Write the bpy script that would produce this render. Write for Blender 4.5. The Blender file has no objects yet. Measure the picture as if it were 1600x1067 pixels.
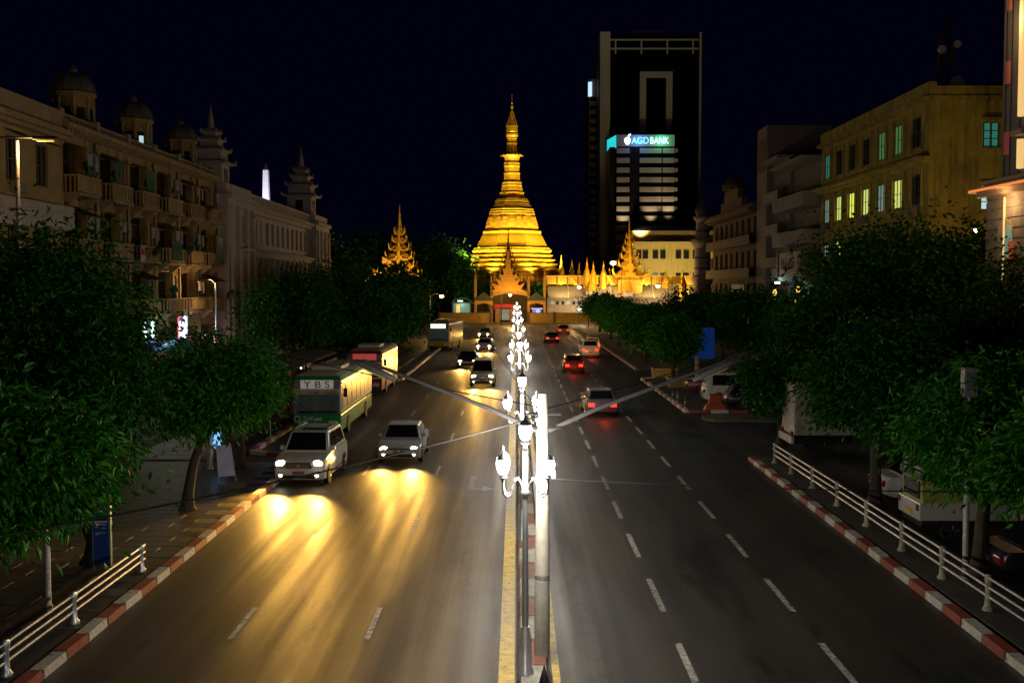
import bpy, bmesh, math, random
from mathutils import Vector, Matrix
SC = bpy.context.scene
COL = SC.collection
R = math.radians
pi = math.pi
# ------------------------------------------------------------ camera, sky, exposure
FPX, CX, CY = 1700.0, 800.0, 533.5
cam_d = bpy.data.cameras.new('camera'); cam = bpy.data.objects.new('camera', cam_d); COL.objects.link(cam)
cam_d.sensor_width = 36.0; cam_d.lens = FPX / 1600 * 36; cam_d.clip_end = 3000; cam_d.clip_start = .1
cam.location = (0, 0, 7.2)
cam.rotation_euler = (R(90) - math.atan(85.5 / FPX), 0, math.atan(6 / FPX))
SC.camera = cam
CAMR = cam.rotation_euler.to_matrix()
W = bpy.data.worlds.new('World'); SC.world = W; W.use_nodes = True
bg = W.node_tree.nodes['Background']; bg.inputs[0].default_value = (.00050, .00062, .0042, 1); bg.inputs[1].default_value = 1.0
SC.view_settings.view_transform = 'Standard'; SC.view_settings.look = 'None'
SC.view_settings.exposure = 0; SC.view_settings.gamma = 1
try: SC.view_settings.use_curve_mapping = False
except Exception: pass
cy = SC.cycles
cy.use_denoising = True
cy.max_bounces = 6; cy.diffuse_bounces = 2; cy.glossy_bounces = 3; cy.transparent_max_bounces = 6
cy.sample_clamp_indirect = 3.0; cy.use_light_tree = True
cy.caustics_reflective = False; cy.caustics_refractive = False


def ray(px, py):
    return CAMR @ Vector(((px - CX) / FPX, (CY - py) / FPX, -1))


def at(px, py, Y):
    d = ray(px, py); return Vector((0, 0, 7.2)) + d * (Y / d.y)


def gnd(px, py, z=0):
    d = ray(px, py); return Vector((0, 0, 7.2)) + d * ((z - 7.2) / d.z)


# ------------------------------------------------------------ materials
MATS = {}


def mat(name, col, rough=.6, metal=0, var=.18, scale=2.5, streak=0, bump=0, emit=None, es=0, spec=.5, wear=None):
    if name in MATS: return MATS[name]
    m = bpy.data.materials.new(name); m.use_nodes = True; nt = m.node_tree
    p = nt.nodes['Principled BSDF']; ln = nt.links.new
    p.inputs['Roughness'].default_value = rough; p.inputs['Metallic'].default_value = metal
    p.inputs['Specular IOR Level'].default_value = spec
    tc = nt.nodes.new('ShaderNodeTexCoord')
    nz = nt.nodes.new('ShaderNodeTexNoise'); nz.inputs['Scale'].default_value = scale; nz.inputs['Detail'].default_value = 6
    nz.inputs['Roughness'].default_value = .65
    ln(tc.outputs['Object'], nz.inputs['Vector'])
    mx = nt.nodes.new('ShaderNodeMix'); mx.data_type = 'RGBA'
    rp = nt.nodes.new('ShaderNodeMapRange'); rp.inputs[1].default_value = .3; rp.inputs[2].default_value = .7
    ln(nz.outputs['Fac'], rp.inputs[0]); ln(rp.outputs[0], mx.inputs[0])
    mx.inputs[6].default_value = (*[c * (1 - var) for c in col], 1)
    mx.inputs[7].default_value = (*[min(1, c * (1 + var)) for c in col], 1)
    outc = mx.outputs[2]
    if streak:
        mp = nt.nodes.new('ShaderNodeMapping'); mp.inputs['Scale'].default_value = (1.3, 1.3, .16)
        ln(tc.outputs['Object'], mp.inputs[0])
        n2 = nt.nodes.new('ShaderNodeTexNoise'); n2.inputs['Scale'].default_value = 1.1; n2.inputs['Detail'].default_value = 8
        n2.inputs['Roughness'].default_value = .7
        ln(mp.outputs[0], n2.inputs['Vector'])
        r2 = nt.nodes.new('ShaderNodeMapRange'); r2.inputs[1].default_value = .5; r2.inputs[2].default_value = .72
        r2.inputs[3].default_value = 0; r2.inputs[4].default_value = streak
        ln(n2.outputs['Fac'], r2.inputs[0])
        m2 = nt.nodes.new('ShaderNodeMix'); m2.data_type = 'RGBA'
        ln(r2.outputs[0], m2.inputs[0]); ln(outc, m2.inputs[6]); m2.inputs[7].default_value = (.03, .026, .02, 1)
        outc = m2.outputs[2]
    if wear:
        n4 = nt.nodes.new('ShaderNodeTexNoise'); n4.inputs['Scale'].default_value = 5.5; n4.inputs['Detail'].default_value = 9; n4.inputs['Roughness'].default_value = .75
        ln(tc.outputs['Object'], n4.inputs['Vector'])
        r4 = nt.nodes.new('ShaderNodeMapRange'); r4.inputs[1].default_value = wear[0]; r4.inputs[2].default_value = wear[0] + .05
        ln(n4.outputs['Fac'], r4.inputs[0])
        m4 = nt.nodes.new('ShaderNodeMix'); m4.data_type = 'RGBA'; ln(r4.outputs[0], m4.inputs[0]); ln(outc, m4.inputs[6]); m4.inputs[7].default_value = (*wear[1], 1)
        outc = m4.outputs[2]
    ln(outc, p.inputs['Base Color'])
    if bump:
        b = nt.nodes.new('ShaderNodeBump'); b.inputs['Strength'].default_value = bump; b.inputs['Distance'].default_value = .05
        n3 = nt.nodes.new('ShaderNodeTexNoise'); n3.inputs['Scale'].default_value = scale * 6; n3.inputs['Detail'].default_value = 4
        ln(tc.outputs['Object'], n3.inputs['Vector'])
        ln(n3.outputs['Fac'], b.inputs['Height']); ln(b.outputs[0], p.inputs['Normal'])
    if emit:
        p.inputs['Emission Color'].default_value = (*emit, 1); p.inputs['Emission Strength'].default_value = es
        m.cycles.emission_sampling = 'NONE'
    MATS[name] = m
    return m


def glow(name, col, es=1): return mat(name, [c * .5 + .2 for c in col], .4, 0, .05, emit=col, es=es)


def asphalt(name, base, damp, lo, hi):
    m = bpy.data.materials.new(name); m.use_nodes = True; nt = m.node_tree; ln = nt.links.new
    p = nt.nodes['Principled BSDF']; tc = nt.nodes.new('ShaderNodeTexCoord')

    def noise(sc, mapscale=None, det=5, rg=.6):
        n = nt.nodes.new('ShaderNodeTexNoise'); n.inputs['Scale'].default_value = sc; n.inputs['Detail'].default_value = det
        n.inputs['Roughness'].default_value = rg
        if mapscale:
            mp = nt.nodes.new('ShaderNodeMapping'); mp.inputs['Scale'].default_value = mapscale
            ln(tc.outputs['Object'], mp.inputs[0]); ln(mp.outputs[0], n.inputs['Vector'])
        else: ln(tc.outputs['Object'], n.inputs['Vector'])
        return n

    def rng(src, a, b, c, d):
        r = nt.nodes.new('ShaderNodeMapRange'); r.inputs[1].default_value = a; r.inputs[2].default_value = b
        r.inputs[3].default_value = c; r.inputs[4].default_value = d; ln(src, r.inputs[0]); return r.outputs[0]

    def mulc(a, b):
        x = nt.nodes.new('ShaderNodeMath'); x.operation = 'MULTIPLY'; ln(a, x.inputs[0]); ln(b, x.inputs[1]); return x.outputs[0]
    fine = noise(26, det=3, rg=.8); big = noise(.35); lane = noise(1.0, (1.1, .03, 1), 4, .55); crack = noise(.5, (1, .25, 1), 8, .75)
    v = mulc(rng(fine.outputs['Fac'], .25, .75, .55, 1.45), rng(big.outputs['Fac'], .3, .7, .75, 1.25))
    v = mulc(v, rng(lane.outputs['Fac'], .38, .62, .55, 1.3))
    v = mulc(v, rng(crack.outputs['Fac'], .40, .46, .35, 1.0))
    mx = nt.nodes.new('ShaderNodeMix'); mx.data_type = 'RGBA'; mx.blend_type = 'MULTIPLY'; mx.inputs[0].default_value = 1
    mx.inputs[6].default_value = (*base, 1); ln(v, mx.inputs[7]); ln(mx.outputs[2], p.inputs['Base Color'])
    sx = nt.nodes.new('ShaderNodeSeparateXYZ'); ln(tc.outputs['Object'], sx.inputs[0])
    wv = nt.nodes.new('ShaderNodeMath'); wv.operation = 'MULTIPLY'; wv.inputs[1].default_value = 2 * pi / 1.44; ln(sx.outputs[0], wv.inputs[0])
    cs_ = nt.nodes.new('ShaderNodeMath'); cs_.operation = 'COSINE'; ln(wv.outputs[0], cs_.inputs[0])
    tr_ = noise(.8, (1, .2, 1), 6, .7)
    tk = nt.nodes.new('ShaderNodeMath'); tk.operation = 'MULTIPLY'; ln(cs_.outputs[0], tk.inputs[0]); ln(rng(tr_.outputs['Fac'], .3, .7, 0, .32), tk.inputs[1])
    ad = nt.nodes.new('ShaderNodeMath'); ad.operation = 'ADD'; ad.inputs[1].default_value = 1; ln(tk.outputs[0], ad.inputs[0])
    mx2 = nt.nodes.new('ShaderNodeMix'); mx2.data_type = 'RGBA'; mx2.blend_type = 'MULTIPLY'; mx2.inputs[0].default_value = 1
    ln(mx.outputs[2], mx2.inputs[6]); ln(ad.outputs[0], mx2.inputs[7]); ln(mx2.outputs[2], p.inputs['Base Color'])
    ro = nt.nodes.new('ShaderNodeMath'); ro.operation = 'ADD'
    ln(rng(lane.outputs['Fac'], .35, .65, hi, lo), ro.inputs[0]); ln(rng(fine.outputs['Fac'], .3, .7, -.06, .1), ro.inputs[1])
    ln(ro.outputs[0], p.inputs['Roughness']); p.inputs['Specular IOR Level'].default_value = damp
    b = nt.nodes.new('ShaderNodeBump'); b.inputs['Strength'].default_value = .35; b.inputs['Distance'].default_value = .012
    ln(fine.outputs['Fac'], b.inputs['Height']); ln(b.outputs[0], p.inputs['Normal'])
    return m


ROAD = asphalt('road_asphalt', (.040, .033, .026), .5, .40, .66)
LOT = asphalt('lot_asphalt', (.04, .038, .035), .4, .55, .7)
GROUND = mat('ground_dirt', (.03, .028, .024), .9, var=.3, scale=.6)
SLAB = mat('paving_slab', (.085, .068, .05), .45, var=.4, scale=1.2, bump=.15)
JOINT = mat('paving_joint', (.03, .026, .02), .85)
KW = mat('kerb_white', (.58, .54, .46), .6, var=.3, scale=5, bump=.2, wear=(.56, (.16, .14, .11)))
KR = mat('kerb_red', (.28, .05, .028), .6, var=.35, scale=5, bump=.2, wear=(.57, (.14, .11, .09)))
LINEW = mat('road_paint_white', (.45, .43, .38), .6, var=.4, scale=4, wear=(.53, (.06, .055, .048)))
LINEY = mat('road_paint_yellow', (.55, .35, .025), .55, var=.35, scale=4, wear=(.56, (.10, .08, .05)))
STEEL = mat('galvanised_steel', (.55, .55, .56), .35, .7, var=.15, scale=8)
RUST = mat('speckled_pole', (.42, .4, .37), .55, .3, var=.6, scale=14)
CONC = mat('pole_concrete', (.33, .31, .26), .75, var=.25, scale=3, streak=.45)
DARKM = mat('dark_metal', (.03, .03, .032), .45, .4)
BLACK = mat('black_rubber', (.012, .012, .012), .7)
GLASS = mat('dark_glass', (.008, .009, .011), .06, 0, .1, spec=.7)
WGLASS = mat('window_glass_dark', (.02, .022, .024), .12, 0, .2, spec=.6)
CHROME = mat('alloy', (.6, .6, .6), .3, .9)
BARK = mat('bark', (.06, .045, .03), .9, var=.4, scale=5, bump=.6)
CREAM = mat('plaster_cream', (.42, .275, .095), .85, var=.25, scale=.8, streak=.75)
CREAM2 = mat('plaster_pale', (.46, .315, .13), .85, var=.2, scale=.8, streak=.55)
TRIM = mat('plaster_trim', (.40, .28, .14), .8, var=.2, scale=2, streak=.5)
CITYW = mat('city_hall_white', (.54, .46, .37), .8, var=.1, scale=.7, streak=.3)
YPLAS = mat('plaster_yellow', (.52, .385, .07), .85, var=.3, scale=.6, streak=.9)
DKWALL = mat('dark_interior', (.05, .042, .034), .9)
SLATE = mat('roof_dark', (.045, .04, .036), .8, var=.3)
DOME = mat('dome_lead', (.16, .14, .11), .7, var=.3, scale=3)
GREYW = mat('grey_render', (.24, .22, .21), .8, var=.12, scale=.9, streak=.35)
WHITEW = mat('white_render', (.6, .57, .54), .75, var=.1, scale=.9, streak=.2)
BROWNW = mat('brown_render', (.2, .11, .07), .85, var=.2, streak=.3)
FRAME = mat('window_frame_wood', (.16, .13, .09), .6)
GOLD = mat('gilded', (.80, .45, .03), .34, .45, var=.22, scale=1.6, bump=.12)
GOLD2 = mat('gilded_trim', (.88, .54, .05), .3, .5, var=.15, scale=4)
GOLDD = mat('gilded_carving', (.62, .33, .05), .45, .3, var=.45, scale=6, bump=.5)
REDW = mat('lacquer_red', (.25, .03, .02), .6)
GREENR = mat('roof_green', (.08, .10, .05), .6)
TARPG = mat('green_tarp', (.01, .10, .06), .6, var=.3)
TARPB = mat('dark_awning', (.035, .04, .06), .7, var=.3)
LEAFM = {}


def leafmat(name, col):
    m = mat(name, col, .55, 0, .35, 1.3, spec=.3); nt = m.node_tree; ln = nt.links.new; p = nt.nodes['Principled BSDF']
    g = nt.nodes.new('ShaderNodeNewGeometry'); cr = nt.nodes.new('ShaderNodeValToRGB'); e = cr.color_ramp.elements
    e[0].position = 0; e[0].color = (.35, .5, .4, 1); e[1].position = .9; e[1].color = (1.25, 1.2, .9, 1)
    x = e.new(.95); x.color = (3.2, 1.25, 1.5, 1)
    ln(g.outputs['Random Per Island'], cr.inputs[0]); old = p.inputs['Base Color'].links[0].from_socket
    mm = nt.nodes.new('ShaderNodeMix'); mm.data_type = 'RGBA'; mm.blend_type = 'MULTIPLY'; mm.inputs[0].default_value = 1
    ln(old, mm.inputs[6]); ln(cr.outputs[0], mm.inputs[7]); ln(mm.outputs[2], p.inputs['Base Color'])
    return m


# ------------------------------------------------------------ mesh builder
class B:
    def __init__(s): s.v = []; s.f = []

    def add(s, vs, fs):
        n = len(s.v); s.v += [tuple(v) for v in vs]; s.f += [[i + n for i in f] for f in fs]; return s

    def box(s, x0, x1, y0, y1, z0, z1):
        return s.add([(x0, y0, z0), (x1, y0, z0), (x1, y1, z0), (x0, y1, z0), (x0, y0, z1), (x1, y0, z1), (x1, y1, z1), (x0, y1, z1)],
                     [(0, 3, 2, 1), (4, 5, 6, 7), (0, 1, 5, 4), (1, 2, 6, 5), (2, 3, 7, 6), (3, 0, 4, 7)])

    def frust(s, a, b, z0, z1):  # a,b = (x0,x1,y0,y1)
        return s.add([(a[0], a[2], z0), (a[1], a[2], z0), (a[1], a[3], z0), (a[0], a[3], z0), (b[0], b[2], z1), (b[1], b[2], z1), (b[1], b[3], z1), (b[0], b[3], z1)],
                     [(0, 3, 2, 1), (4, 5, 6, 7), (0, 1, 5, 4), (1, 2, 6, 5), (2, 3, 7, 6), (3, 0, 4, 7)])

    def bar(s, p, q, r1, r2=None, n=8):
        return s.tube([p, q], [r1, r1 if r2 is None else r2], n)

    def tube(s, pts, r, n=6):
        pts = [Vector(p) for p in pts]; m = len(pts); r = r if isinstance(r, (list, tuple)) else [r] * m
        vs = []; fs = []
        for i, p in enumerate(pts):
            d = (pts[min(i + 1, m - 1)] - pts[max(i - 1, 0)]).normalized()
            a = Vector((0, 0, 1)) if abs(d.z) < .9 else Vector((1, 0, 0))
            u = d.cross(a).normalized(); w = d.cross(u)
            for k in range(n):
                t = 2 * pi * k / n; vs.append(p + (u * math.cos(t) + w * math.sin(t)) * r[i])
        for i in range(m - 1):
            for k in range(n):
                fs.append((i * n + k, i * n + (k + 1) % n, (i + 1) * n + (k + 1) % n, (i + 1) * n + k))
        fs.append(tuple(range(n))); fs.append(tuple((m - 1) * n + k for k in range(n)))
        return s.add(vs, fs)

    def lathe(s, prof, n=16, c=(0, 0, 0), rot=0, sx=1, sy=1):
        vs = []; fs = []; m = len(prof)
        for r, z in prof:
            for k in range(n):
                t = 2 * pi * (k + rot) / n; vs.append((c[0] + r * math.cos(t) * sx, c[1] + r * math.sin(t) * sy, c[2] + z))
        for i in range(m - 1):
            for k in range(n):
                fs.append((i * n + k, i * n + (k + 1) % n, (i + 1) * n + (k + 1) % n, (i + 1) * n + k))
        fs.append(tuple(range(n))); fs.append(tuple((m - 1) * n + k for k in range(n)))
        return s.add(vs, fs)

    def extr(s, pts, ax, a, b):  # polygon pts in the plane across axis ax, extruded from a to b
        def P(p, t): return (t, p[0], p[1]) if ax == 0 else (p[0], t, p[1]) if ax == 1 else (p[0], p[1], t)
        n = len(pts)
        return s.add([P(p, a) for p in pts] + [P(p, b) for p in pts],
                     [tuple(range(n)), tuple(range(2 * n - 1, n - 1, -1))] + [(i, (i + 1) % n, n + (i + 1) % n, n + i) for i in range(n)])

    def quad(s, a, b, c, d): return s.add([a, b, c, d], [(0, 1, 2, 3)])

    def slab(s, q, t):  # a quad given thickness t along its normal
        q = [Vector(p) for p in q]; nn = (q[1] - q[0]).cross(q[3] - q[0]).normalized() * t
        return s.add(q + [p + nn for p in q], [(3, 2, 1, 0), (4, 5, 6, 7), (0, 1, 5, 4), (1, 2, 6, 5), (2, 3, 7, 6), (3, 0, 4, 7)])

    def mesh(s, name, m, smooth=0):
        me = bpy.data.meshes.new(name); me.from_pydata(s.v, [], s.f)
        bm = bmesh.new(); bm.from_mesh(me); bmesh.ops.recalc_face_normals(bm, faces=bm.faces); bm.to_mesh(me); bm.free()
        me.materials.append(m)
        if smooth:
            me.shade_smooth()
            me.set_sharp_from_angle(angle=R(smooth))
        return me

    def out(s, name, m, par=None, smooth=0, bev=0, seg=2, loc=None):
        o = bpy.data.objects.new(name, s.mesh(name, m, smooth)); COL.objects.link(o); o.parent = par
        if loc is not None: o.location = loc
        if bev:
            b = o.modifiers.new('bevel', 'BEVEL'); b.width = bev; b.segments = seg; b.limit_method = 'ANGLE'; b.angle_limit = R(35)
        return o


def put(me, name, par=None, loc=(0, 0, 0), rot=(0, 0, 0), scale=None):
    o = bpy.data.objects.new(name, me); COL.objects.link(o); o.parent = par; o.location = loc; o.rotation_euler = rot
    if scale: o.scale = scale
    return o


def tag(o, label, cat, group=None):
    o['label'] = label; o['category'] = cat
    if group: o['group'] = group
    return o


def thing(name, label, cat, loc=(0, 0, 0), rz=0, group=None):
    o = bpy.data.objects.new(name, None); COL.objects.link(o); o.location = loc; o.rotation_euler = (0, 0, rz)
    o.empty_display_size = .2
    return tag(o, label, cat, group)


def struct(o): o['kind'] = 'structure'; return o


KIDS = {}


def copy_tree(o, par=None, label=None):
    c = o.copy(); COL.objects.link(c); c.parent = par
    if label: c['label'] = label
    for ch in list(o.children): copy_tree(ch, c)
    return c


def lamp(kind, name, par, loc, power, col, rad=.1, rot=None, spot=None, blend=.5):
    l = bpy.data.lights.new(name, kind); l.energy = power; l.color = col
    l.shadow_soft_size = rad
    if spot: l.spot_size = R(spot); l.spot_blend = blend
    o = bpy.data.objects.new(name, l); COL.objects.link(o); o.parent = par; o.location = loc
    if rot is not None: o.rotation_euler = rot
    return o


def aim(loc, tgt): return (Vector(tgt) - Vector(loc)).to_track_quat('-Z', 'Y').to_euler()


def text(name, s, size, m, par, loc, rot, ext=.02, sx=1):
    cu = bpy.data.curves.new(name, 'FONT'); cu.body = s; cu.size = size; cu.extrude = ext; cu.align_x = 'CENTER'; cu.align_y = 'CENTER'
    t = bpy.data.objects.new('tmp', cu); COL.objects.link(t)
    me = bpy.data.meshes.new_from_object(t.evaluated_get(bpy.context.evaluated_depsgraph_get()))
    bpy.data.objects.remove(t); me.materials.clear(); me.materials.append(m)
    return put(me, name, par, loc, rot, (sx, 1, 1))


def bil(q, u, v): return (q[0] * (1 - u) + q[1] * u) * (1 - v) + (q[3] * (1 - u) + q[2] * u) * v


def pane(q, u0, u1, v0, v1, off=.008):  # a thin slab over part of quad q (bl, br, tr, tl)
    q = [Vector(p) for p in q]; n = (q[1] - q[0]).cross(q[3] - q[0]).normalized()
    return [bil(q, u, v) + n * off for u, v in ((u0, v0), (u1, v0), (u1, v1), (u0, v1))]


FACING = (R(90), 0, 0)       # text facing the street's north end
# ------------------------------------------------------------ ground, road, pavements
struct(B().box(-900, 900, -60, 1500, -.5, 0).out('ground', GROUND))
rd = B()
rd.quad((-8.7, -12, .004), (9.6, -12, .004), (9.6, 190, .004), (-8.7, 190, .004))
rd.quad((-11.3, 45, .004), (-8.7, 45, .004), (-8.7, 82, .004), (-11.3, 82, .004))
rd.quad((-70, 190, .004), (70, 190, .004), (70, 215, .004), (-70, 215, .004))
struct(rd.out('road', ROAD))
lot = B(); lot.quad((11.4, -12, .004), (23.6, -12, .004), (23.6, 190, .004), (11.4, 190, .004))
lot.quad((9.6, 45.2, .004), (11.4, 45.2, .004), (11.4, 61.5, .004), (9.6, 61.5, .004))
lot.quad((9.6, 84.5, .004), (11.4, 84.5, .004), (11.4, 93, .004), (9.6, 93, .004))
struct(lot.out('parking_lot', LOT))
sr = B(); sr.quad((-24, -12, .004), (-16.2, -12, .004), (-16.2, 190, .004), (-24, 190, .004)); struct(sr.out('service_road', LOT))

pav = struct(B().box(-16.2, -9.0, -12, 45, 0, .115).box(-16.2, -11.6, 45, 82, 0, .115).box(-16.2, -9.0, 82, 188, 0, .115).out('pavement', JOINT))
rnd = random.Random(4)
slab_me = [B().frust((-.585, .585, -.285, .285), (-.58, .58, -.28, .28), 0, .018).mesh('paving_slab', SLAB) for _ in range(1)]
n = 0
for j in range(36):
    y = 22.5 + j * .6
    for i in range(6):
        x = -9.65 - i * 1.2 - (.6 if j % 2 else 0)
        if x < -15.7: continue
        o = put(slab_me[0], 'paving_slab', pav, (x, y, .1015 + rnd.uniform(-.001, .001)), (R(rnd.uniform(-.1, .1)), R(rnd.uniform(-.1, .1)), R(rnd.uniform(-.4, .4)))); n += 1
pavl = B()
for (y0, y1, x1) in ((-12, 22.1, -9.05), (44.3, 82, -11.65), (82, 150, -9.05)):
    y = y0
    while y < y1 - .6:
        x = -16.1
        while x < x1 - 1.1:
            pavl.box(x + .02, x + 1.18, y + .02, y + .58, .1, .135 + rnd.uniform(-.004, .006)); x += 1.2
        y += .6
o = pavl.out('far_paving', SLAB, pav); o['kind'] = 'stuff'
rpav = struct(B().box(9.95, 11.4, -12, 45, 0, .115).box(9.95, 13.5, 62, 84, 0, .115).box(10.6, 13.6, 93.5, 186, 0, .115).out('verge', mat('verge_concrete', (.06, .052, .04), .8, var=.4, scale=2)))
isl = B().extr([(10.1, 58.5), (10.6, 57.6), (15.2, 57.4), (16, 58.4), (15.4, 59.6), (11.6, 60.8), (10.3, 60)], 2, 0, .13)
isl = struct(isl.out('traffic_island', mat('island_concrete', (.16, .13, .08), .8, var=.3, scale=2), bev=.03))
# kerb stones
kb = {c: B().frust((-.15, .15, -.51, .51), (-.13, .13, -.50, .50), 0, .19).mesh('kerb_stone', m) for c, m in ((0, KW), (1, KR))}


def kerb(name, pts):
    p = struct(B().box(-.05, .05, -.05, .05, -.2, -.1).out(name, JOINT)); k = 0
    for (a, b) in pts:
        a = Vector(a); b = Vector(b); L = (b - a).length; nn = max(1, round(L / 1.05)); d = (b - a) / L; an = math.atan2(-d.x, d.y)
        for i in range(nn):
            c = a + d * (L / nn) * (i + .5); k += 1
            put(kb[k % 2], 'kerb_stone', p, (c.x, c.y, rnd.uniform(-.02, 0)), (R(rnd.uniform(-.5, .5)), 0, an + R(rnd.uniform(-.8, .8))))
    return p


kerb('kerb_left', [((-8.8, 8), (-8.85, 45)), ((-8.85, 45.1), (-11.4, 46.6)), ((-11.45, 46.8), (-11.45, 81)), ((-11.4, 81.2), (-8.85, 83)), ((-8.85, 83.2), (-8.85, 150))])
kerb('kerb_right', [((9.45, 8), (9.8, 45)), ((9.8, 62), (9.8, 84)), ((9.95, 62), (13.3, 61.8)), ((9.95, 84.2), (13, 84.4)), ((10.45, 93.5), (10.45, 160))])
# the raised median of painted blocks
md = struct(B().box(.02, .62, -12, 186, 0, .1).out('median', JOINT))
mbk = {c: B().frust((-.27, .27, -.74, .74), (-.23, .23, -.73, .73), 0, .15).mesh('median_block', m) for c, m in ((0, mat('median_white', (.36, .33, .28), .7, var=.4, scale=4)), (1, mat('median_red', (.22, .09, .06), .7, var=.4, scale=4)))}
for i in range(70):
    put(mbk[i % 2], 'median_block', md, (.33, 10 + i * 1.5, .09), (0, 0, R(rnd.uniform(-.4, .4))))
# painted markings
mk = B().quad((-.32, -12, .009), (-.02, -12, .009), (-.02, 184, .009), (-.32, 184, .009))
mk.quad((.68, -12, .009), (.82, -12, .009), (.82, 184, .009), (.68, 184, .009))
struct(mk.out('median_edge_line', LINEY))
mk = B()
for x in (3.28, 6.17):
    y = 9.3
    while y < 180: mk.quad((x - .07, y, .009), (x + .07, y, .009), (x + .07, y + 2.7, .009), (x - .07, y + 2.7, .009)); y += 4.85
for x in (-3.05, -5.85):
    y = 12.2
    while y < 180: mk.quad((x - .06, y, .009), (x + .06, y, .009), (x + .06, y + 2.2, .009), (x - .06, y + 2.2, .009)); y += 9.7
struct(mk.out('lane_dashes', LINEW))
ar = B().quad((-1.72, 38.2, .009), (-1.5, 38.2, .009), (-1.5, 41.2, .009), (-1.72, 41.2, .009))
ar.add([(-1.5, 38.2, .009), (-1.2, 38.2, .009), (-1.2, 38.6, .009), (-1.5, 38.6, .009)], [(0, 1, 2, 3)])
ar.add([(-1.2, 37.7, .009), (-.75, 38.4, .009), (-1.2, 39.1, .009)], [(0, 1, 2)])
struct(ar.out('turn_arrow', LINEW))

# ------------------------------------------------------------ railings
def railing(label, x0, x1, ys, h, loc_post, post_m):
    t = thing('guard_railing', label, 'railing', (x0, ys[0], 0))
    L = ys[-1] - ys[0]
    for z in (.3 * h / .7, .5 * h / .7, h):
        B().bar((0, -.25, z + .115), (x1 - x0, L + .25, z + .115), .036, n=10).out('rail', STEEL, t, 40)
    for y in ys:
        f = (y - ys[0]) / L
        B().lathe([(.12, 0), (.12, .04), (.075, .1), (.06, .4), (.08, h - .06), (.085, h), (.05, h + .07), (0.01, h + .08)], 10, ((x1 - x0) * f, y - ys[0], .115)).out('post', post_m, t, 40)
    return t


railing('three-bar steel railing with squat posts beside the parked vehicles', 10.3, 10.45, [9, 12.2, 15.4, 18.2, 21, 23.6, 26.2, 29, 32, 35, 38, 41, 43.6], .72, 0, mat('post_weathered', (.42, .38, .28), .8, var=.5, scale=9))
railing('three-bar steel railing on the paved footway near the blue sign', -9.25, -9.35, [9, 12.5, 16, 19.5, 22.6, 26.8], .6, 0, STEEL)

# ------------------------------------------------------------ five-globe lamp posts on the median
GLOBE = glow('lamp_globe', (.95, .97, 1), 6)
POLEM = mat('silver_paint', (.52, .52, .53), .35, .5)


def globe(par, x, y, z):
    g = B().lathe([(.05, 0), (.085, .03), (.115, .12), (.125, .2), (.105, .27), (.06, .31)], 12, (x, y, z)).out('globe', GLOBE, par, 60)
    B().lathe([(.075, -.05), (.05, -.02), (.055, .0)], 10, (x, y, z)).lathe([(.03, -.14), (.03, -.09), (.08, -.05)], 10, (x, y, z)).out('collar', POLEM, g, 60)
    B().lathe([(.115, .27), (.075, .33), (.03, .37), (.015, .43), (.004, .47)], 10, (x, y, z)).out('cap', POLEM, g, 60)
    return g


def lamp_post(label):
    t = thing('lamp_post', label, 'lamp post', (0, 0, .2), 0, 'globe lamps along the median')
    B().lathe([(.16, 0), (.16, .1), (.12, .16), (.11, .7), (.085, .8), (.075, .9)], 12).out('base', POLEM, t, 40)
    B().lathe([(.062, .85), (.05, 3.3), (.045, 4.15)], 12).lathe([(.075, 3.28), (.09, 3.33), (.075, 3.38)], 12).out('pole', POLEM, t, 40)
    for k in range(4):
        a = R((22, -22, 158, 202)[k])
        c, s = math.cos(a), math.sin(a); pts = []
        for (r, z) in ((.05, 3.32), (.08, 3.48), (.14, 3.58), (.2, 3.55), (.24, 3.42), (.28, 3.3), (.35, 3.27), (.41, 3.33), (.43, 3.45), (.43, 3.58)):
            pts.append((c * r, s * r, z))
        B().tube(pts, .022, 8).out('arm', POLEM, t, 60)
        globe(t, c * .43, s * .43, 3.68)
    globe(t, 0, 0, 4.27)
    return t


LP = [-5.5, 6.4, 19.3, 29.6, 48.5, 59, 81, 104, 132, 170]
proto = lamp_post('silver five-globe lamp post burning white, alone on the median')
for i, y in enumerate(LP):
    o = proto if i == 0 else copy_tree(proto)
    o.location = (.17, y, .2)
    if i == 2: o['label'] = 'silver five-globe lamp post standing close against the concrete pole'
    lamp('SPOT', 'lamp_post_light', o, (0, 0, 3.95), 170, (1, .93, .82), .35, (0, 0, 0), 176, .15)
    lamp('POINT', 'lamp_post_glow', o, (0, 0, 4.1), 340, (1, .93, .8), .35)
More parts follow.
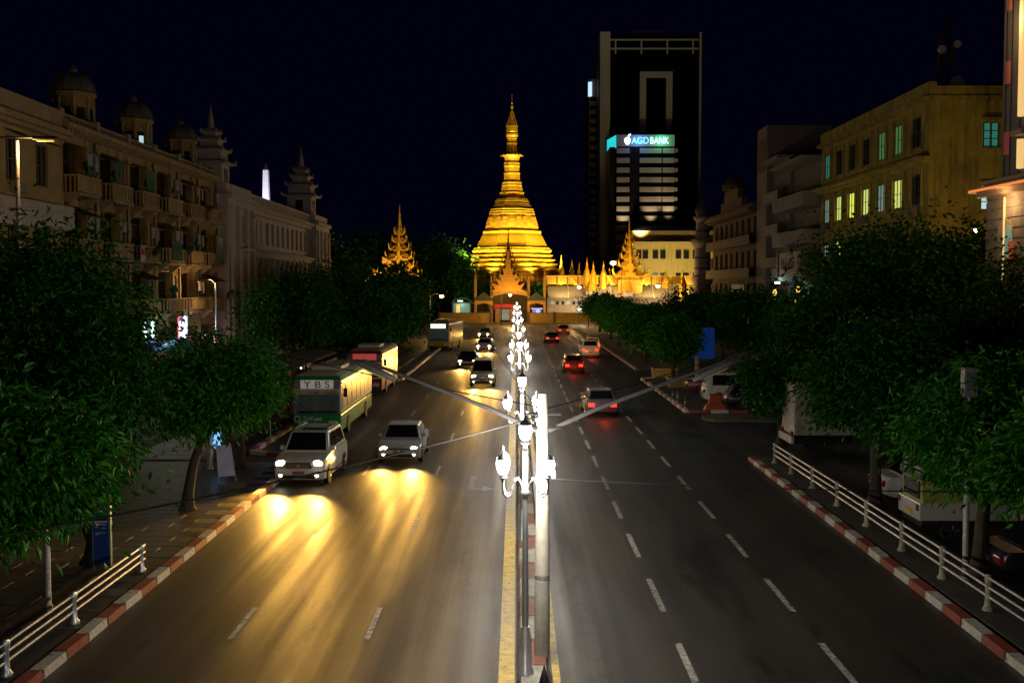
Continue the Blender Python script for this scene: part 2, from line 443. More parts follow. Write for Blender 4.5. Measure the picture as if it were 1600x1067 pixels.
# ------------------------------------------------------------ concrete street-light pole with two long arms
t = thing('arm_light_pole', 'thick pale concrete pole with two long raised arms over the carriageways', 'light pole', (.5, 20.35, .2))
B().lathe([(.15, 0), (.135, 2.3), (.13, 2.32), (.115, 4.6), (.09, 5.0)], 14).out('shaft', CONC, t, 40)
for r_, z_ in ((.145, 1.5), (.135, 3.4), (.127, 4.2)): B().lathe([(r_, z_), (r_, z_ + .07)], 14).out('strap', STEEL, t, 40)
for s, xe in ((1, 3.45), (-1, -3.35)):
    B().tube([(0, 0, 4.25), (xe * .3, 0, 4.72), (xe, 0, 5.62)], [.05, .045, .03], 8).out('arm', mat('arm_grey', (.06, .053, .058), .55, .1), t, 40)
    h = B().obox if False else None
    b = B(); d = Vector((xe * .7, 0, .9)).normalized(); p0 = Vector((xe * .82, 0, 5.25)); p1 = Vector((xe * 1.05, 0, 5.62))
    b.tube([p0, p0 + (p1 - p0) * .2, p0 + (p1 - p0) * .8, p1], [.035, .065, .07, .03], 10)
    hd = b.out('lamp_head', mat('head_grey', (.13, .12, .13), .45, .2), t, 50)
    B().tube([p0 + Vector((0, 0, -.035)) + (p1 - p0) * .25, p0 + Vector((0, 0, -.035)) + (p1 - p0) * .8], .05, 8).out('lens', mat('unlit_lens', (.5, .42, .2), .2), hd, 50)
for z in (4.36, 4.62):
    B().bar((-.35, -.05, z), (.35, -.05, z), .03, n=6).out('cross_arm', DARKM, t)
bx = B().box(.1, .25, -.08, .08, 3.4, 3.68).out('meter_box', mat('meter_box_grey', (.35, .34, .32), .6), t, bev=.015)
B().box(.12, .23, -.11, -.08, 3.58, 3.64).out('clasp', DARKM, bx)


def wire(label, a, b, sag, r=.012):
    a = Vector(a); b = Vector(b); pts = [a + (b - a) * (i / 14) + Vector((0, 0, -sag * 4 * (i / 14) * (1 - i / 14))) for i in range(15)]
    tag(B().tube(pts, r, 5).out('overhead_wire', BLACK), label, 'wire')


wire('black overhead wire from the concrete pole down to the footway railing side', (.45, 20.3, 4.78), (-9.6, 9.5, 4.2), .25, .016)
wire('thin black wire from the concrete pole toward the paved footway', (.45, 20.3, 4.95), (-24.6, 47, 8.6), .5)
wire('thin black wire from the concrete pole across to the parked vehicles', (.5, 20.3, 3.6), (13.5, 17.8, 3.9), .15)
wire('black wire slung from the concrete pole to the yellow apartment block', (.5, 20.3, 4.9), (28.9, 80, 10), 1.2)
wire('black wire between the concrete pole and the shrine gate', (.45, 20.3, 4.85), (-6, 150, 6.2), 1.0)
# ------------------------------------------------------------ building helpers
def fbox(b, sg, u0, u1, v0, v1, z0, z1): return b.box(min(sg * v0, sg * v1), max(sg * v0, sg * v1), u0, u1, z0, z1)


WC = {}


def window(par, sg, u0, u1, z0, z1, v, pm, fm=FRAME, nv=1, nh=2, name='window'):
    """a framed window on a wall that faces the street; its pane is a sub-part"""
    w, h = round(u1 - u0, 3), round(z1 - z0, 3); k = (sg, w, h, nv, nh, fm.name, pm.name)
    if k not in WC:
        f = B(); t = .07
        fbox(f, sg, 0, t, -.09, .02, 0, h); fbox(f, sg, w - t, w, -.09, .02, 0, h); fbox(f, sg, t, w - t, -.09, .02, 0, t); fbox(f, sg, t, w - t, -.09, .02, h - t, h)
        for i in range(nv): c = w * (i + 1) / (nv + 1); fbox(f, sg, c - .025, c + .025, -.08, .01, t, h - t)
        for i in range(nh): c = h * (i + 1) / (nh + 1); fbox(f, sg, t, w - t, -.075, .005, c - .02, c + .02)
        p = B(); fbox(p, sg, t * .5, w - t * .5, -.07, -.05, t * .5, h - t * .5)
        WC[k] = (f.mesh(name, fm), p.mesh('pane', pm))
    f, p = WC[k]
    o = put(f, name, par, (sg * v, u0, z0)); put(p, 'pane', o)
    return o


def wall_rows(sg, L, rows, th=.35, v=0):
    """wall with openings; rows = [(z0, z1, [(u0,u1,za,zb),..])]"""
    b = B()
    for z0, z1, ops in rows:
        ops = sorted(ops); u = 0
        for (a, c, za, zb) in ops:
            if a > u: fbox(b, sg, u, a, v - th, v, z0, z1)
            if za > z0: fbox(b, sg, a, c, v - th, v, z0, za)
            if zb < z1: fbox(b, sg, a, c, v - th, v, zb, z1)
            u = c
        if u < L: fbox(b, sg, u, L, v - th, v, z0, z1)
    return b


LITY = glow('window_lit_lime', (.62, .70, .10), 1.3)
LITP = glow('window_lit_pale', (.58, .66, .16), 1.05)
LITT = glow('window_lit_teal', (.04, .42, .30), .28)
LITG = glow('window_lit_green', (.10, .30, .07), .4)
LITW = glow('window_lit_white', (.6, .85, .9), .75)
LITC = glow('window_lit_cool', (.32, .55, .45), .35)
LITO = glow('window_lit_amber', (1, .55, .1), .8)

# ------------------------------------------------------------ left: colonial block with balconies and three domed turrets
t = thing('colonial_building', 'cream colonial block with stacked balconies and three domed roof turrets', 'building', (-25, 59.6, 0))
L, FL = 31.4, [0, 5.4, 8.9, 12.4, 15.7]
rr = random.Random(3); rows = []; BAYS = []
for i in range(6): BAYS.append(.15 + i * 5.2)
for f in range(4):
    ops = []
    for u in BAYS:
        if f == 0: ops.append((u + .5, u + 4.7, .1, 4.2))
        else: ops += [(u + .55, u + 3.5, FL[f] + .08, FL[f] + 2.85), (u + 4.0, u + 4.85, FL[f] + .75, FL[f] + 2.6)]
    rows.append((FL[f], FL[f + 1], ops))
wall_rows(1, L, rows, .4).out('wall', CREAM, t)
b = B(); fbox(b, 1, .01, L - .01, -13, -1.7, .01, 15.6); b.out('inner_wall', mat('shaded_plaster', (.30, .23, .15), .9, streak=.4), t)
b = B()
for f in (1, 2, 3): fbox(b, 1, .02, L - .02, -1.7, -.401, FL[f] - .2, FL[f])
for u in [0] + [x + 5.0 for x in BAYS]: fbox(b, 1, max(u, .02), min(u + .25, L - .02), -1.7, -.401, .02, 15.5)
b.out('loggia_floor', CREAM, t)
for i, u in enumerate(BAYS):
    b = B()
    for uu in (u - .1, u + 3.55): fbox(b, 1, max(uu, 0), uu + .4, .001, .14, 5.4, 15.6); fbox(b, 1, max(uu - .06, 0), uu + .46, .001, .22, 15.0, 15.25)
    b.out('pilaster', CREAM2, t)
    for f in (1, 2, 3):
        z = FL[f]; bal = B(); fbox(bal, 1, u + .3, u + 3.75, .003, 1.0, z - .16, z)
        for k in (.5, 3.3): bal.extr([(.0, z - .75), (.12, z - .75), (.85, z - .17), (.0, z - .17)], 1, u + k, u + k + .22)
        bo = bal.out('balcony', TRIM, t)
        rl = B(); fbox(rl, 1, u + .32, u + 3.73, .86, .98, z + .88, z + .98); fbox(rl, 1, u + .32, u + 3.73, .88, .96, z + .06, z + .14)
        fbox(rl, 1, u + .32, u + .44, .15, .86, z + .88, z + .98); fbox(rl, 1, u + 3.61, u + 3.73, .15, .86, z + .88, z + .98)
        for k in range(12):
            c = u + .42 + k * .286; wd = .09 if k % 4 else .16; fbox(rl, 1, c - wd / 2, c + wd / 2, .89, .95, z + .14, z + .88)
        for k in range(3): fbox(rl, 1, u + .34, u + .4, .2 + k * .25, .3 + k * .25, z, z + .88)
        if (i + f) % 3 == 0: fbox(rl, 1, u + .4, u + 3.65, .90, .93, z + .14, z + .88)
        rl.out('balustrade', CREAM2, bo)
        for k in (0, 1):
            lit = WGLASS
            if (i, f, k) in ((1, 3, 1),): lit = LITT
            if (i, f, k) == (1, 2, 1): lit = LITO
            window(t, 1, u + .75 + k * 1.35, u + 1.85 + k * 1.35, z + .1, z + 2.5, -1.66, lit, FRAME, 1, 2, 'door' if k else 'window')
        window(t, 1, u + 4.0, u + 4.85, z + .75, z + 2.6, -.12, WGLASS, FRAME, 1, 2)
        # washing, awnings and air conditioners
        q = rr.random()
        if (i + 2 * f) % 3 == 1:
            z1 = z + 2.75; aw = B().slab([(.02, u + .5, z1), (.02, u + 3.5, z1), (1.25, u + 3.5, z1 - .5), (1.25, u + .5, z1 - .5)], .05)
            aw.out('awning', TARPB if q < .7 else mat('rust_awning', (.10, .05, .035), .7), t)
        if (i, f) in ((0, 3), (1, 3), (2, 3), (3, 3), (3, 2), (5, 2)):
            tp = B()
            for k in range(6 + (i * 3 + f) % 6):
                u0 = u + .5 + .35 * ((i + f) % 4) + k * .2; tp.slab([(1.02 + .04 * math.sin(k * 2), u0, z + (.15 if f == 2 else 1.1)), (1.02 + .04 * math.sin(k * 2 + 2), u0 + .2, z + (.15 if f == 2 else 1.1)), (1.0, u0 + .2, z + 2.4), (1.0, u0, z + 2.4)], .01)
            tp.out('tarpaulin', TARPG, t)
        if q > .2: B().bar((.2, u + 4.95 - .1 * f, FL[f] - .1), (.2, u + 4.95 - .1 * f, FL[f] + 3.2), .05, n=6).out('drain_pipe', DARKM, t)
        if q < .6: B().lathe([(.12, 0), (.17, .3), (.05, .31)], 8, (.8, u + 1 + q * 3, z + .98)).lathe([(.05, .3), (.3, .5), (.22, .8), (.02, .95)], 7, (.8, u + 1 + q * 3, z + .98)).out('potted_plant', TARPG, t)
        if q > .35: B().bar((1.3, u + .4, z + 2.2), (1.3, u + 3.4, z + 2.1), .015, n=4).box(1.29, 1.31, u + .8, u + 1.5, z + 1.5, z + 2.18).box(1.29, 1.31, u + 1.9, u + 2.3, z + 1.3, z + 2.15).out('washing_line', mat('laundry', (.35, .3, .3), .8, var=.5, scale=2), t)
        if q > .45:
            ac = B(); fbox(ac, 1, u + 4.05, u + 4.8, .01, .42, z + .1, z + .6); ao = ac.out('air_conditioner', GREYW, t, bev=.03)
            B().lathe([(.2, 0), (.2, .02)], 12).out('fan_grille', DARKM, ao, loc=(.43, u + 4.4, z + .35)).rotation_euler = (0, R(90), 0)
for f in (1, 2, 3):
    b = B(); u = 0
    for x in BAYS:
        if x + .3 > u: fbox(b, 1, u, x + .299, .002, .18, FL[f] - .2, FL[f] - .02)
        u = x + 3.751
    fbox(b, 1, u, L, .002, .18, FL[f] - .2, FL[f] - .02); b.out('string_course', TRIM, t)
b = B(); fbox(b, 1, 0, L, -.6, .35, 15.7, 15.9); fbox(b, 1, 0, L, -.6, .75, 15.9, 16.15); fbox(b, 1, 0, L, -.6, .5, 16.15, 16.3)
for k in range(62): fbox(b, 1, .1 + k * .505, .33 + k * .505, .351, .62, 15.74, 15.9)
b.out('cornice', TRIM, t)
b = B()
for k in range(6):
    u = BAYS[k]; fbox(b, 1, u, u + .5, -.5, .2, 16.3, 16.95); fbox(b, 1, u + .5, u + 5.2, -.35, .05, 16.3, 16.36); fbox(b, 1, u + .5, u + 5.2, -.4, .1, 16.66, 16.76)
    for j in range(11): fbox(b, 1, u + .62 + j * .41, u + .78 + j * .41, -.25, -.05, 16.36, 16.66)
b.out('parapet', TRIM, t)
fbox(B(), 1, .1, L - .1, -13, -.6, 15.6, 16.6).out('roof', SLATE, t)
for k, (u, lit) in enumerate(((7.1, 0), (17.6, 1), (28.3, 0))):
    q = .76; c0 = -1.9
    tu = B().lathe([(r_ * q, z_ * q) for r_, z_ in ((1.62, 0), (1.62, .35), (1.45, .4), (1.45, 3.0), (1.55, 3.05), (1.75, 3.2), (1.78, 3.4), (1.5, 3.5))], 8, (c0, u, 16.3), .5).out('turret', CREAM, t)
    for a in range(8):
        c = 2 * pi * a / 8 + pi / 8; B().bar((c0 + 1.5 * q * math.cos(c), u + 1.5 * q * math.sin(c), 16.3 + .35 * q), (c0 + 1.5 * q * math.cos(c), u + 1.5 * q * math.sin(c), 16.3 + 3.0 * q), .12 * q, n=6).out('colonnette', CREAM2, tu, 40)
    pr = [(1.72, 0), (1.7, .25), (1.5, .75), (1.1, 1.2), (.6, 1.45), (.32, 1.5), (.3, 1.75), (.36, 1.8), (.2, 2.0), (.08, 2.2)]
    pr = [(r_ * q, z_ * q) for r_, z_ in pr]; zd = 16.3 + 3.5 * q
    B().lathe(pr, 16, (c0, u, zd)).out('dome', DOME, tu, 50)
    for a in range(8):
        c = 2 * pi * a / 8; B().tube([(c0 + (r_ + .02) * math.cos(c), u + (r_ + .02) * math.sin(c), zd + z_) for r_, z_ in pr[:5]], .05, 5).out('dome_rib', DOME, tu, 40)
    for a in (0, 1, 6, 7):
        c = 2 * pi * a / 8; d = Vector((math.cos(c), math.sin(c), 0)); s = Vector((-d.y, d.x, 0)); o = Vector((c0, u, 16.3 + .6 * q)) + d * 1.36 * q; up = Vector((0, 0, 1.6 * q))
        B().slab([o - s * .32 * q, o + s * .32 * q, o + s * .32 * q + up, o - s * .32 * q + up], .03).out('turret_window', WGLASS, tu)
        o = Vector((c0, u, 16.3 + 2.25 * q)) + d * 1.345 * q
        B().tube([o - s * .36 * q, o - s * .25 * q + up * .18, o + up * .27, o + s * .25 * q + up * .18, o + s * .36 * q], .05, 5).out('arch_hood', CREAM2, tu, 40)
    if lit:
        d = Vector((math.cos(-pi / 4), math.sin(-pi / 4), 0)); s = Vector((-d.y, d.x, 0)); o = Vector((c0, u, 17.1)) + d * 1.41 * q
        B().slab([o - s * .16, o + s * .16, o + s * .16 + Vector((0, 0, .6)), o - s * .16 + Vector((0, 0, .6))], .02).out('lit_pane', LITW, tu)
for k, (u, z, r) in enumerate(((12.0, 9.6, .4), (19.4, 9.9, .35), (30.2, 6.6, .45), (24.6, 13.2, .35))):
    b = B().lathe([(.02, .1), (r * .6, .04), (r, -.08), (r, -.1), (r * .6, .02), (.02, .08)], 14); o = b.out('satellite_dish', mat('dish_dark', (.09, .09, .10), .5), t, 60, loc=(1.35, u, z)); o.rotation_euler = (R(20), R(-60), R(30))
bs = B()
for i, u in enumerate(BAYS):
    s = B(); fbox(s, 1, u + .5, u + 4.7, -.3, -.25, .1, 3.4)
    for k in range(22): fbox(s, 1, u + .5, u + 4.7, -.25, -.23, .15 + k * .15, .24 + k * .15)
    s.out('shop_shutter', mat('shutter_grey', (.16, .15, .15), .5, .3), t)
# things fixed to that block
t = thing('shop_banner', 'pink and white advertising banner hung on a balcony front', 'banner', (-23.8, 69.0, 8.75))
fbox(B(), 1, 0, 1.05, 0, .04, 0, 1.1).out('sheet', mat('banner_white', (.55, .42, .48), .7), t)
fbox(B(), 1, .45, 1.0, .041, .05, .45, .8).out('print_block', mat('banner_pink', (.45, .03, .09), .7), t)
B().lathe([(.22, 0), (.22, .01)], 14).out('print_heart', mat('banner_red', (.4, .02, .03), .7), t, loc=(.042, .28, .72)).rotation_euler = (0, R(90), 0)
t = thing('shop_sign', 'glaring white lit shop sign with red and blue rim below the balconies', 'shop sign', (-24.8, 78.6, 3.3))
b = B(); fbox(b, 1, 0, 2.3, .1, .3, 0, 2.0); b.out('sign_box', mat('sign_box', (.2, .12, .25), .5), t, bev=.05)
b = B().extr([(.25, .35), (.5, .2), (1.0, .35), (1.25, .2), (1.75, .1), (2.1, .5), (2.1, 1.5), (1.7, 1.9), (1.45, 1.5), (1.1, 1.1), (.75, 1.0), (.6, 1.4), (.25, 1.3)], 0, .32, .36); b.out('lit_emblem', glow('sign_white', (.95, .95, 1), 2.2), t)
B().tube([(.34, .12, .1), (.34, .12, 1.6), (.34, .9, 1.9)], .04, 6).out('red_tube', glow('tube_red', (1, .12, .1), 1.6), t)
B().tube([(.34, 2.2, .3), (.34, 2.2, 1.7)], .04, 6).out('blue_tube', glow('tube_blue', (.1, .35, 1), 1.8), t)
lamp('POINT', 'shop_sign_light', t, (1.3, 1.1, 1.0), 60, (.9, .8, 1), .4)
t = thing('lit_shopfront', 'shopfront with two bright cyan-white tubes over a blue counter', 'shopfront', (-24.9, 71.8, 2.9))
fbox(B(), 1, 0, 2.6, .05, .2, 0, 2.2).out('back_panel', mat('shop_back', (.2, .22, .2), .6), t)
for k in (.25, 1.75): fbox(B(), 1, k, k + .35, .21, .3, .75, 2.0).out('tube_light', glow('tube_cyan', (.75, 1, .97), 2.2), t)
fbox(B(), 1, .2, 2.4, .21, .35, .1, .6).out('counter', glow('counter_blue', (.03, .08, .7), .4), t)
lamp('POINT', 'shopfront_light', t, (1.2, 1.2, 1.2), 70, (.7, 1, .95), .4)
t = thing('shop_umbrella', 'blue canvas market umbrella under the lit shopfront', 'umbrella', (-22.6, 73.2, 0))
B().lathe([(1.7, 2.95), (1.6, 3.05), (.9, 3.45), (.1, 3.75), (.05, 3.9)], 12).out('canopy', mat('canvas_blue', (.03, .22, .6), .6, var=.2), t, 30)
B().bar((0, 0, 0), (0, 0, 3.7), .03).out('pole', STEEL, t)

for (nm, x, y, z, w_, h_, c, e, sd, l) in (('lime', -24.6, 66.2, 2.6, 1.6, .6, (.6, .8, .1), 1.2, 1, 'small lime-green lit shop sign under the first turret bays'), ('pink', -24.6, 87.6, 2.4, 1.4, .9, (1, .45, .6), 1.1, 1, 'pink lit shop sign beside the slim lamp standard'), ('ice', -24.6, 84.4, 3.0, 1.1, .5, (.7, .85, 1), 1.4, 1, 'icy white lit shop sign at the civic hall corner'),
    ('cyan', 28.4, 84, 2.6, 2.4, .8, (.3, .9, 1), 1.3, -1, 'cyan lit shop sign at the foot of the yellow block'), ('green', 28.4, 79.5, 3.2, 1.8, .7, (.15, .9, .35), 1.2, -1, 'green lit shop sign at the foot of the yellow block'), ('red', 28.4, 90, 2.5, 2.2, .8, (1, .15, .05), 1.4, -1, 'red lit shop sign at the foot of the yellow block'), ('amber', 28.4, 96, 2.8, 2.6, .9, (1, .6, .2), 1.3, -1, 'amber lit shop sign at the foot of the yellow block'), ('violet', 28.2, 112, 2.2, 1.6, .6, (.4, .2, 1), 1.3, -1, 'violet lit shop sign under the white balconies'), ('blue', 28.2, 107, 2.4, 1.8, .7, (.2, .5, 1), 1.3, -1, 'blue lit shop sign under the white balconies')):
    q = thing('shop_sign', l, 'shop sign', (x, y, z), 0, 'lit shop signs at street level')
    fbox(B(), sd, 0, w_, 0, .18, 0, h_).out('sign_case', DARKM, q, bev=.03)
    fbox(B(), sd, .08, w_ - .08, .181, .2, .08, h_ - .08).out('lit_face', glow('sign_' + nm, c, e), q)
    lamp('POINT', 'sign_spill', q, (sd * .9, w_ / 2, h_ * .5), 22, c, .3)

# ------------------------------------------------------------ left: plain pale building nearest the footbridge
t = thing('plain_building', 'pale plain-fronted block with deep cornice and banded white panel', 'building', (-25, 42, 0))
L = 17.5; rows = []; U = [1.2 + 3.3 * i for i in range(5)]
for f, z in enumerate((0, 4.4, 8.0, 11.6)):
    rows.append((z, (4.4, 8.0, 11.6, 15.1)[f], [(u, u + 1.5, z + .8, z + 3.0) for u in U]))
wall_rows(1, L, rows, .35, .25).out('wall', CREAM2, t)
fbox(B(), 1, .01, L - .02, -13, -.3, .01, 15).out('inner_wall', DKWALL, t)
for f, z in enumerate((0, 4.4, 8.0, 11.6)):
    for u in U:
        window(t, 1, u, u + 1.5, z + .8, z + 3.0, .12, WGLASS, FRAME, 2, 1)
        if f and rr.random() < .6: B().slab([(.26, u - .1, z + 3.3), (.26, u + 1.6, z + 3.3), (1.0, u + 1.6, z + 2.95), (1.0, u - .1, z + 2.95)], .05).out('sun_shade', TARPB, t)
        if f and rr.random() < .5: fbox(B(), 1, u + .3, u + 1.1, .26, .75, z + .2, z + .75).out('air_conditioner', GREYW, t, bev=.03)
b = B(); fbox(b, 1, .5, L - .1, .251, .95, 10.2, 11.5)
for k in range(3): fbox(b, 1, .5, L - .1, .951, .99, 10.35 + k * .4, 10.65 + k * .4)
b.out('banded_panel', mat('panel_white', (.5, .46, .4), .7, streak=.3), t)
b = B(); fbox(b, 1, 0, L, -.4, .7, 15.1, 15.3); fbox(b, 1, 0, L, -.4, 1.0, 15.3, 15.6); fbox(b, 1, 0, L, -.4, .4, 15.6, 16.7); b.out('cornice', TRIM, t)
B().frust((-12, -.6, .2, L - .2), (-10, -6, 1, L - 1), 16.6, 19).out('roof', SLATE, t)

# ------------------------------------------------------------ left: white civic hall with tiered towers
t = thing('civic_hall', 'long pale civic hall with two tiered spire towers', 'building', (-25, 91.2, 0))
L = 49; rows = [(0, 10.4, []), (10.4, 14.4, [])]
U = [10.6 + 2.45 * i for i in range(12)]
rows[0][2].extend([(u, u + 1.3, 1.0, 9.2) for u in U]); rows[1][2].extend([(u + .1, u + 1.2, 11.3, 13.6) for u in U])
wall_rows(1, L, rows, .5).out('wall', CITYW, t)
fbox(B(), 1, .1, L - .1, -14, -.45, .01, 14.5).out('inner_wall', DKWALL, t)
for i, u in enumerate(U):
    window(t, 1, u + .1, u + 1.2, 11.3, 13.6, -.2, LITC if i in (0, 2) else WGLASS, FRAME, 1, 1)
    window(t, 1, u, u + 1.3, 1.0, 9.2, -.25, WGLASS, FRAME, 1, 5)
    b = B(); fbox(b, 1, u - .75, u - .35, .002, .35, .8, 9.9); fbox(b, 1, u - .82, u - .28, .002, .45, 9.3, 9.9); b.out('pilaster', CITYW, t)
b = B(); fbox(b, 1, 9.2, 39.8, .001, .6, 9.95, 10.4); fbox(b, 1, 9.2, 39.8, .001, .85, 10.4, 10.62); fbox(b, 1, 9.2, 39.8, .001, .5, 14.0, 14.4); fbox(b, 1, 9.2, 39.8, -.4, .8, 14.4, 14.7)
b.out('entablature', CITYW, t)
b = B(); fbox(b, 1, 9.2, 39.8, -.2, .3, 14.7, 15.0); fbox(b, 1, 9.2, 39.8, -.2, .3, 15.6, 15.85)
for k in range(50): fbox(b, 1, 9.3 + k * .61, 9.6 + k * .61, -.1, .2, 15.0, 15.6)
b.out('balustrade', CITYW, t)
for u0 in (0, 40):
    b = B(); fbox(b, 1, u0, u0 + 9.1, -8, 1.0, 0, 14.6); fbox(b, 1, u0 - .15 if u0 else 0, u0 + 9.25, -8, 1.3, 14.6, 15.0); fbox(b, 1, u0 + .3, u0 + 8.8, -7, .8, 15.0, 15.9)
    pv = b.out('end_pavilion', CITYW, t)
    b = B()
    for k in (.6, 2.9, 5.6, 7.9): fbox(b, 1, u0 + k, u0 + k + .6, 1.001, 1.25, .5, 14)
    b.out('pilaster', CITYW, pv)
    for z0, z1 in ((2, 6), (7.5, 9.8), (11, 13.3)): window(t, 1, u0 + 3.9, u0 + 5.1, z0, z1, 1.03, WGLASS, FRAME, 1, 2)
    for z in (10.3,): fbox(B(), 1, u0 + 3.2, u0 + 5.8, 1.0, 1.9, z, z + .2).out('balcony', CITYW, pv)
    B().lathe([(.3, 0), (.45, .3), (.3, .7), (.1, .9)], 10, (.9, u0 + 8.2, 13.2)).out('shield', TRIM, pv, 40)
    cu, cv = u0 + 4.4, -1.6; tw = None; k = .9 if u0 == 0 else 1.08
    tiers = [(1.35, 15.9, 18.0, 1.9), (1.25, 18.5, 19.2, 1.55), (.85, 19.6, 20.2, 1.1), (.55, 20.5, 20.9, .75)]
    for j, (r, z0, z1, fr) in enumerate(tiers):
        z0 = 15.9 + (z0 - 15.9) * k; z1 = 15.9 + (z1 - 15.9) * k; r *= k * 1.02; fr *= k * 1.0
        b = B().box(cv - r, cv + r, cu - r, cu + r, z0 - .3, z1).frust((cv - r, cv + r, cu - r, cu + r), (cv - fr, cv + fr, cu - fr, cu + fr), z1, z1 + .22 * k).frust((cv - fr, cv + fr, cu - fr, cu + fr), (cv - r * .75, cv + r * .75, cu - r * .75, cu + r * .75), z1 + .22 * k, z1 + .6 * k)
        for sx in (-1, 1):
            for sy in (-1, 1): b.tube([(cv + sx * fr * .8, cu + sy * fr * .8, z1 + .15 * k), (cv + sx * fr * .98, cu + sy * fr * .98, z1 + .3 * k), (cv + sx * fr * 1.02, cu + sy * fr * 1.02, z1 + .55 * k)], [.2 * k, .2 * k, .12], 6)
        o = b.out('tower_tier', CITYW, pv)
        if j == 0:
            for s in (-.45, .15): B().box(cv + r + .001, cv + r + .03, cu + s * r, cu + s * r + .35 * r, z0 + .4, z1 - .35).out('tower_window', WGLASS, o)
            B().box(cv - .3 * r, cv + .3 * r, cu - r - .03, cu - r - .001, z0 + .4, z1 - .35).out('tower_window', WGLASS, o)
    z = 15.9 + (20.9 - 15.9) * k
    B().lathe([(.5 * k, 0), (.42 * k, .4), (.36 * k, .5), (.22 * k, 1.8 * k), (.12, 2.2 * k), (.05, 2.6 * k), (.01, 3.2 * k)], 8, (cv, cu, z)).out('spire', CITYW, pv)

# ------------------------------------------------------------ monument behind the hall
p = at(416, 306, 262)
t = thing('obelisk', 'slim white floodlit obelisk rising behind the civic hall roof', 'monument', (p.x, 262, 0))
B().frust((-4, 4, -4, 4), (-2, 2, -2, 2), 0, 6).out('plinth', WHITEW, t)
B().frust((-1.25, 1.25, -1.25, 1.25), (-.6, .6, -.6, .6), 6, 35).frust((-.6, .6, -.6, .6), (-.05, .05, -.05, .05), 35, 36.6).out('shaft', mat('obelisk_white', (.8, .78, .82), .6), t)
for x in (-6, 6):
    f = B().box(x - .3, x + .3, -9.2, -8.8, 6, 6.5).out('floodlight', DARKM, t)
    lamp('SPOT', 'obelisk_flood', t, (x, -8.7, 6.8), 60000, (.85, .82, 1), .3, aim((x, -8.7, 6.8), (0, 0, 27)), 75)

# ------------------------------------------------------------ right: yellow apartment block
t = thing('yellow_building', 'stained yellow apartment block with lit lime windows and roof ledge', 'building', (29, 77, 0))
L = 27; U = [1.3 + 3.75 * i for i in range(7)]; FZ = [0, 4.2, 8.2, 12.2, 16.3, 20.2]; rows = []
for f in range(5): rows.append((FZ[f], FZ[f + 1], [(u, u + 2.1, FZ[f] + .9, FZ[f] + 3.1) for u in U]))
wall_rows(-1, L, rows, .4).out('wall', YPLAS, t)
b = B(); b.box(.41, 16, .35, L - .1, .01, 20); b.out('inner_wall', DKWALL, t)
b = B()
side = [(3.8, 4.9, 17.0, 18.7), (3.7, 5.0, 12.6, 14.3), (3.8, 4.9, 8.6, 10.4)]
for (x0, x1, z0, z1) in ((.401, 3.7, .0, 20.2), (5.0, 16, 0, 20.2), (3.7, 5.0, 0, 8.6), (3.7, 5.0, 10.4, 12.6), (3.7, 5.0, 14.3, 17.0), (3.7, 5.0, 18.7, 20.2)): b.box(x0, x1, 0, .35, z0, z1)
b.out('side_wall', YPLAS, t)
for (x0, x1, z0, z1) in side:
    w = B().box(x0, x0 + .07, .1, .2, z0, z1).box(x1 - .07, x1, .1, .2, z0, z1).box((x0 + x1) / 2 - .06, (x0 + x1) / 2 + .06, .1, .2, z0, z1)
    for k in range(4): w.box(x0, x1, .12, .18, z0 + k * (z1 - z0 - .06) / 3, z0 + k * (z1 - z0 - .06) / 3 + .06)
    wo = w.out('window', FRAME, t)
    B().box(x0, x1, .22, .25, z0, z1).out('pane', LITW if z0 == 12.6 else LITT if z0 == 17 else WGLASS, wo)
    B().box(x0 - .2, x1 + .2, -.5, -.003, z1 + .15, z1 + .27).out('window_hood', YPLAS, t); B().box(x0 - .15, x1 + .15, -.25, -.003, z0 - .2, z0 - .08).out('window_sill', YPLAS, t)
lit = {(4, 6): LITT, (4, 2): LITG, (4, 1): LITG, (3, 6): LITC, (3, 5): LITP, (3, 4): LITY, (3, 3): LITP, (3, 2): LITC, (3, 1): LITP, (2, 6): LITC, (2, 5): LITP}
for f in range(5):
    for i, u in enumerate(U):
        window(t, -1, u, u + 2.1, FZ[f] + .9, FZ[f] + 3.1, -.04, lit.get((f, i), WGLASS), mat('frame_olive', (.16, .15, .08), .6), 2, 1)
        b = B(); fbox(b, -1, u - .2, u - .001, .002, .12, FZ[f] + .7, FZ[f] + 3.5); b.out('window_jamb', YPLAS, t); b = B(); fbox(b, -1, u + 2.101, u + 2.3, .002, .12, FZ[f] + .7, FZ[f] + 3.5); b.out('window_jamb', YPLAS, t)
        if f < 4 and (i + f) % 3 == 0: fbox(B(), -1, u + .4, u + 1.2, .13, .6, FZ[f] + .2, FZ[f] + .75).out('air_conditioner', GREYW, t, bev=.03)
b = B(); fbox(b, -1, -.4, L + .6, .001, 1.1, 16.05, 16.3); fbox(b, -1, -.2, L + .3, .001, .6, 15.8, 16.05); b.out('ledge', YPLAS, t)
b = B(); fbox(b, -1, -.3, L + .1, -.6, .5, 20.2, 20.5); fbox(b, -1, -.15, L, -.4, .15, 20.5, 21.5); b.box(.6, 16, -.3, .6, 20.2, 20.5); b.box(.4, 16, -.15, .4, 20.5, 21.2); b.out('parapet', YPLAS, t)
B().box(.7, 15.9, .5, L - .3, 20.2, 20.6).out('roof', SLATE, t)
t = thing('rooftop_shed', 'grey sloped rooftop shed above the stained yellow block', 'shed', (37, 79, 20.6))
B().extr([(-4, 0), (4, 0), (4, 3.2), (-4, .6)], 1, 0, 9).out('shell', GREYW, t)
B().slab([(-4.2, -.2, .62), (4.2, -.2, 3.3), (4.2, 9.2, 3.3), (-4.2, 9.2, .62)], .1).out('roof_sheet', SLATE, t)
p = at(1475, 150, 84)
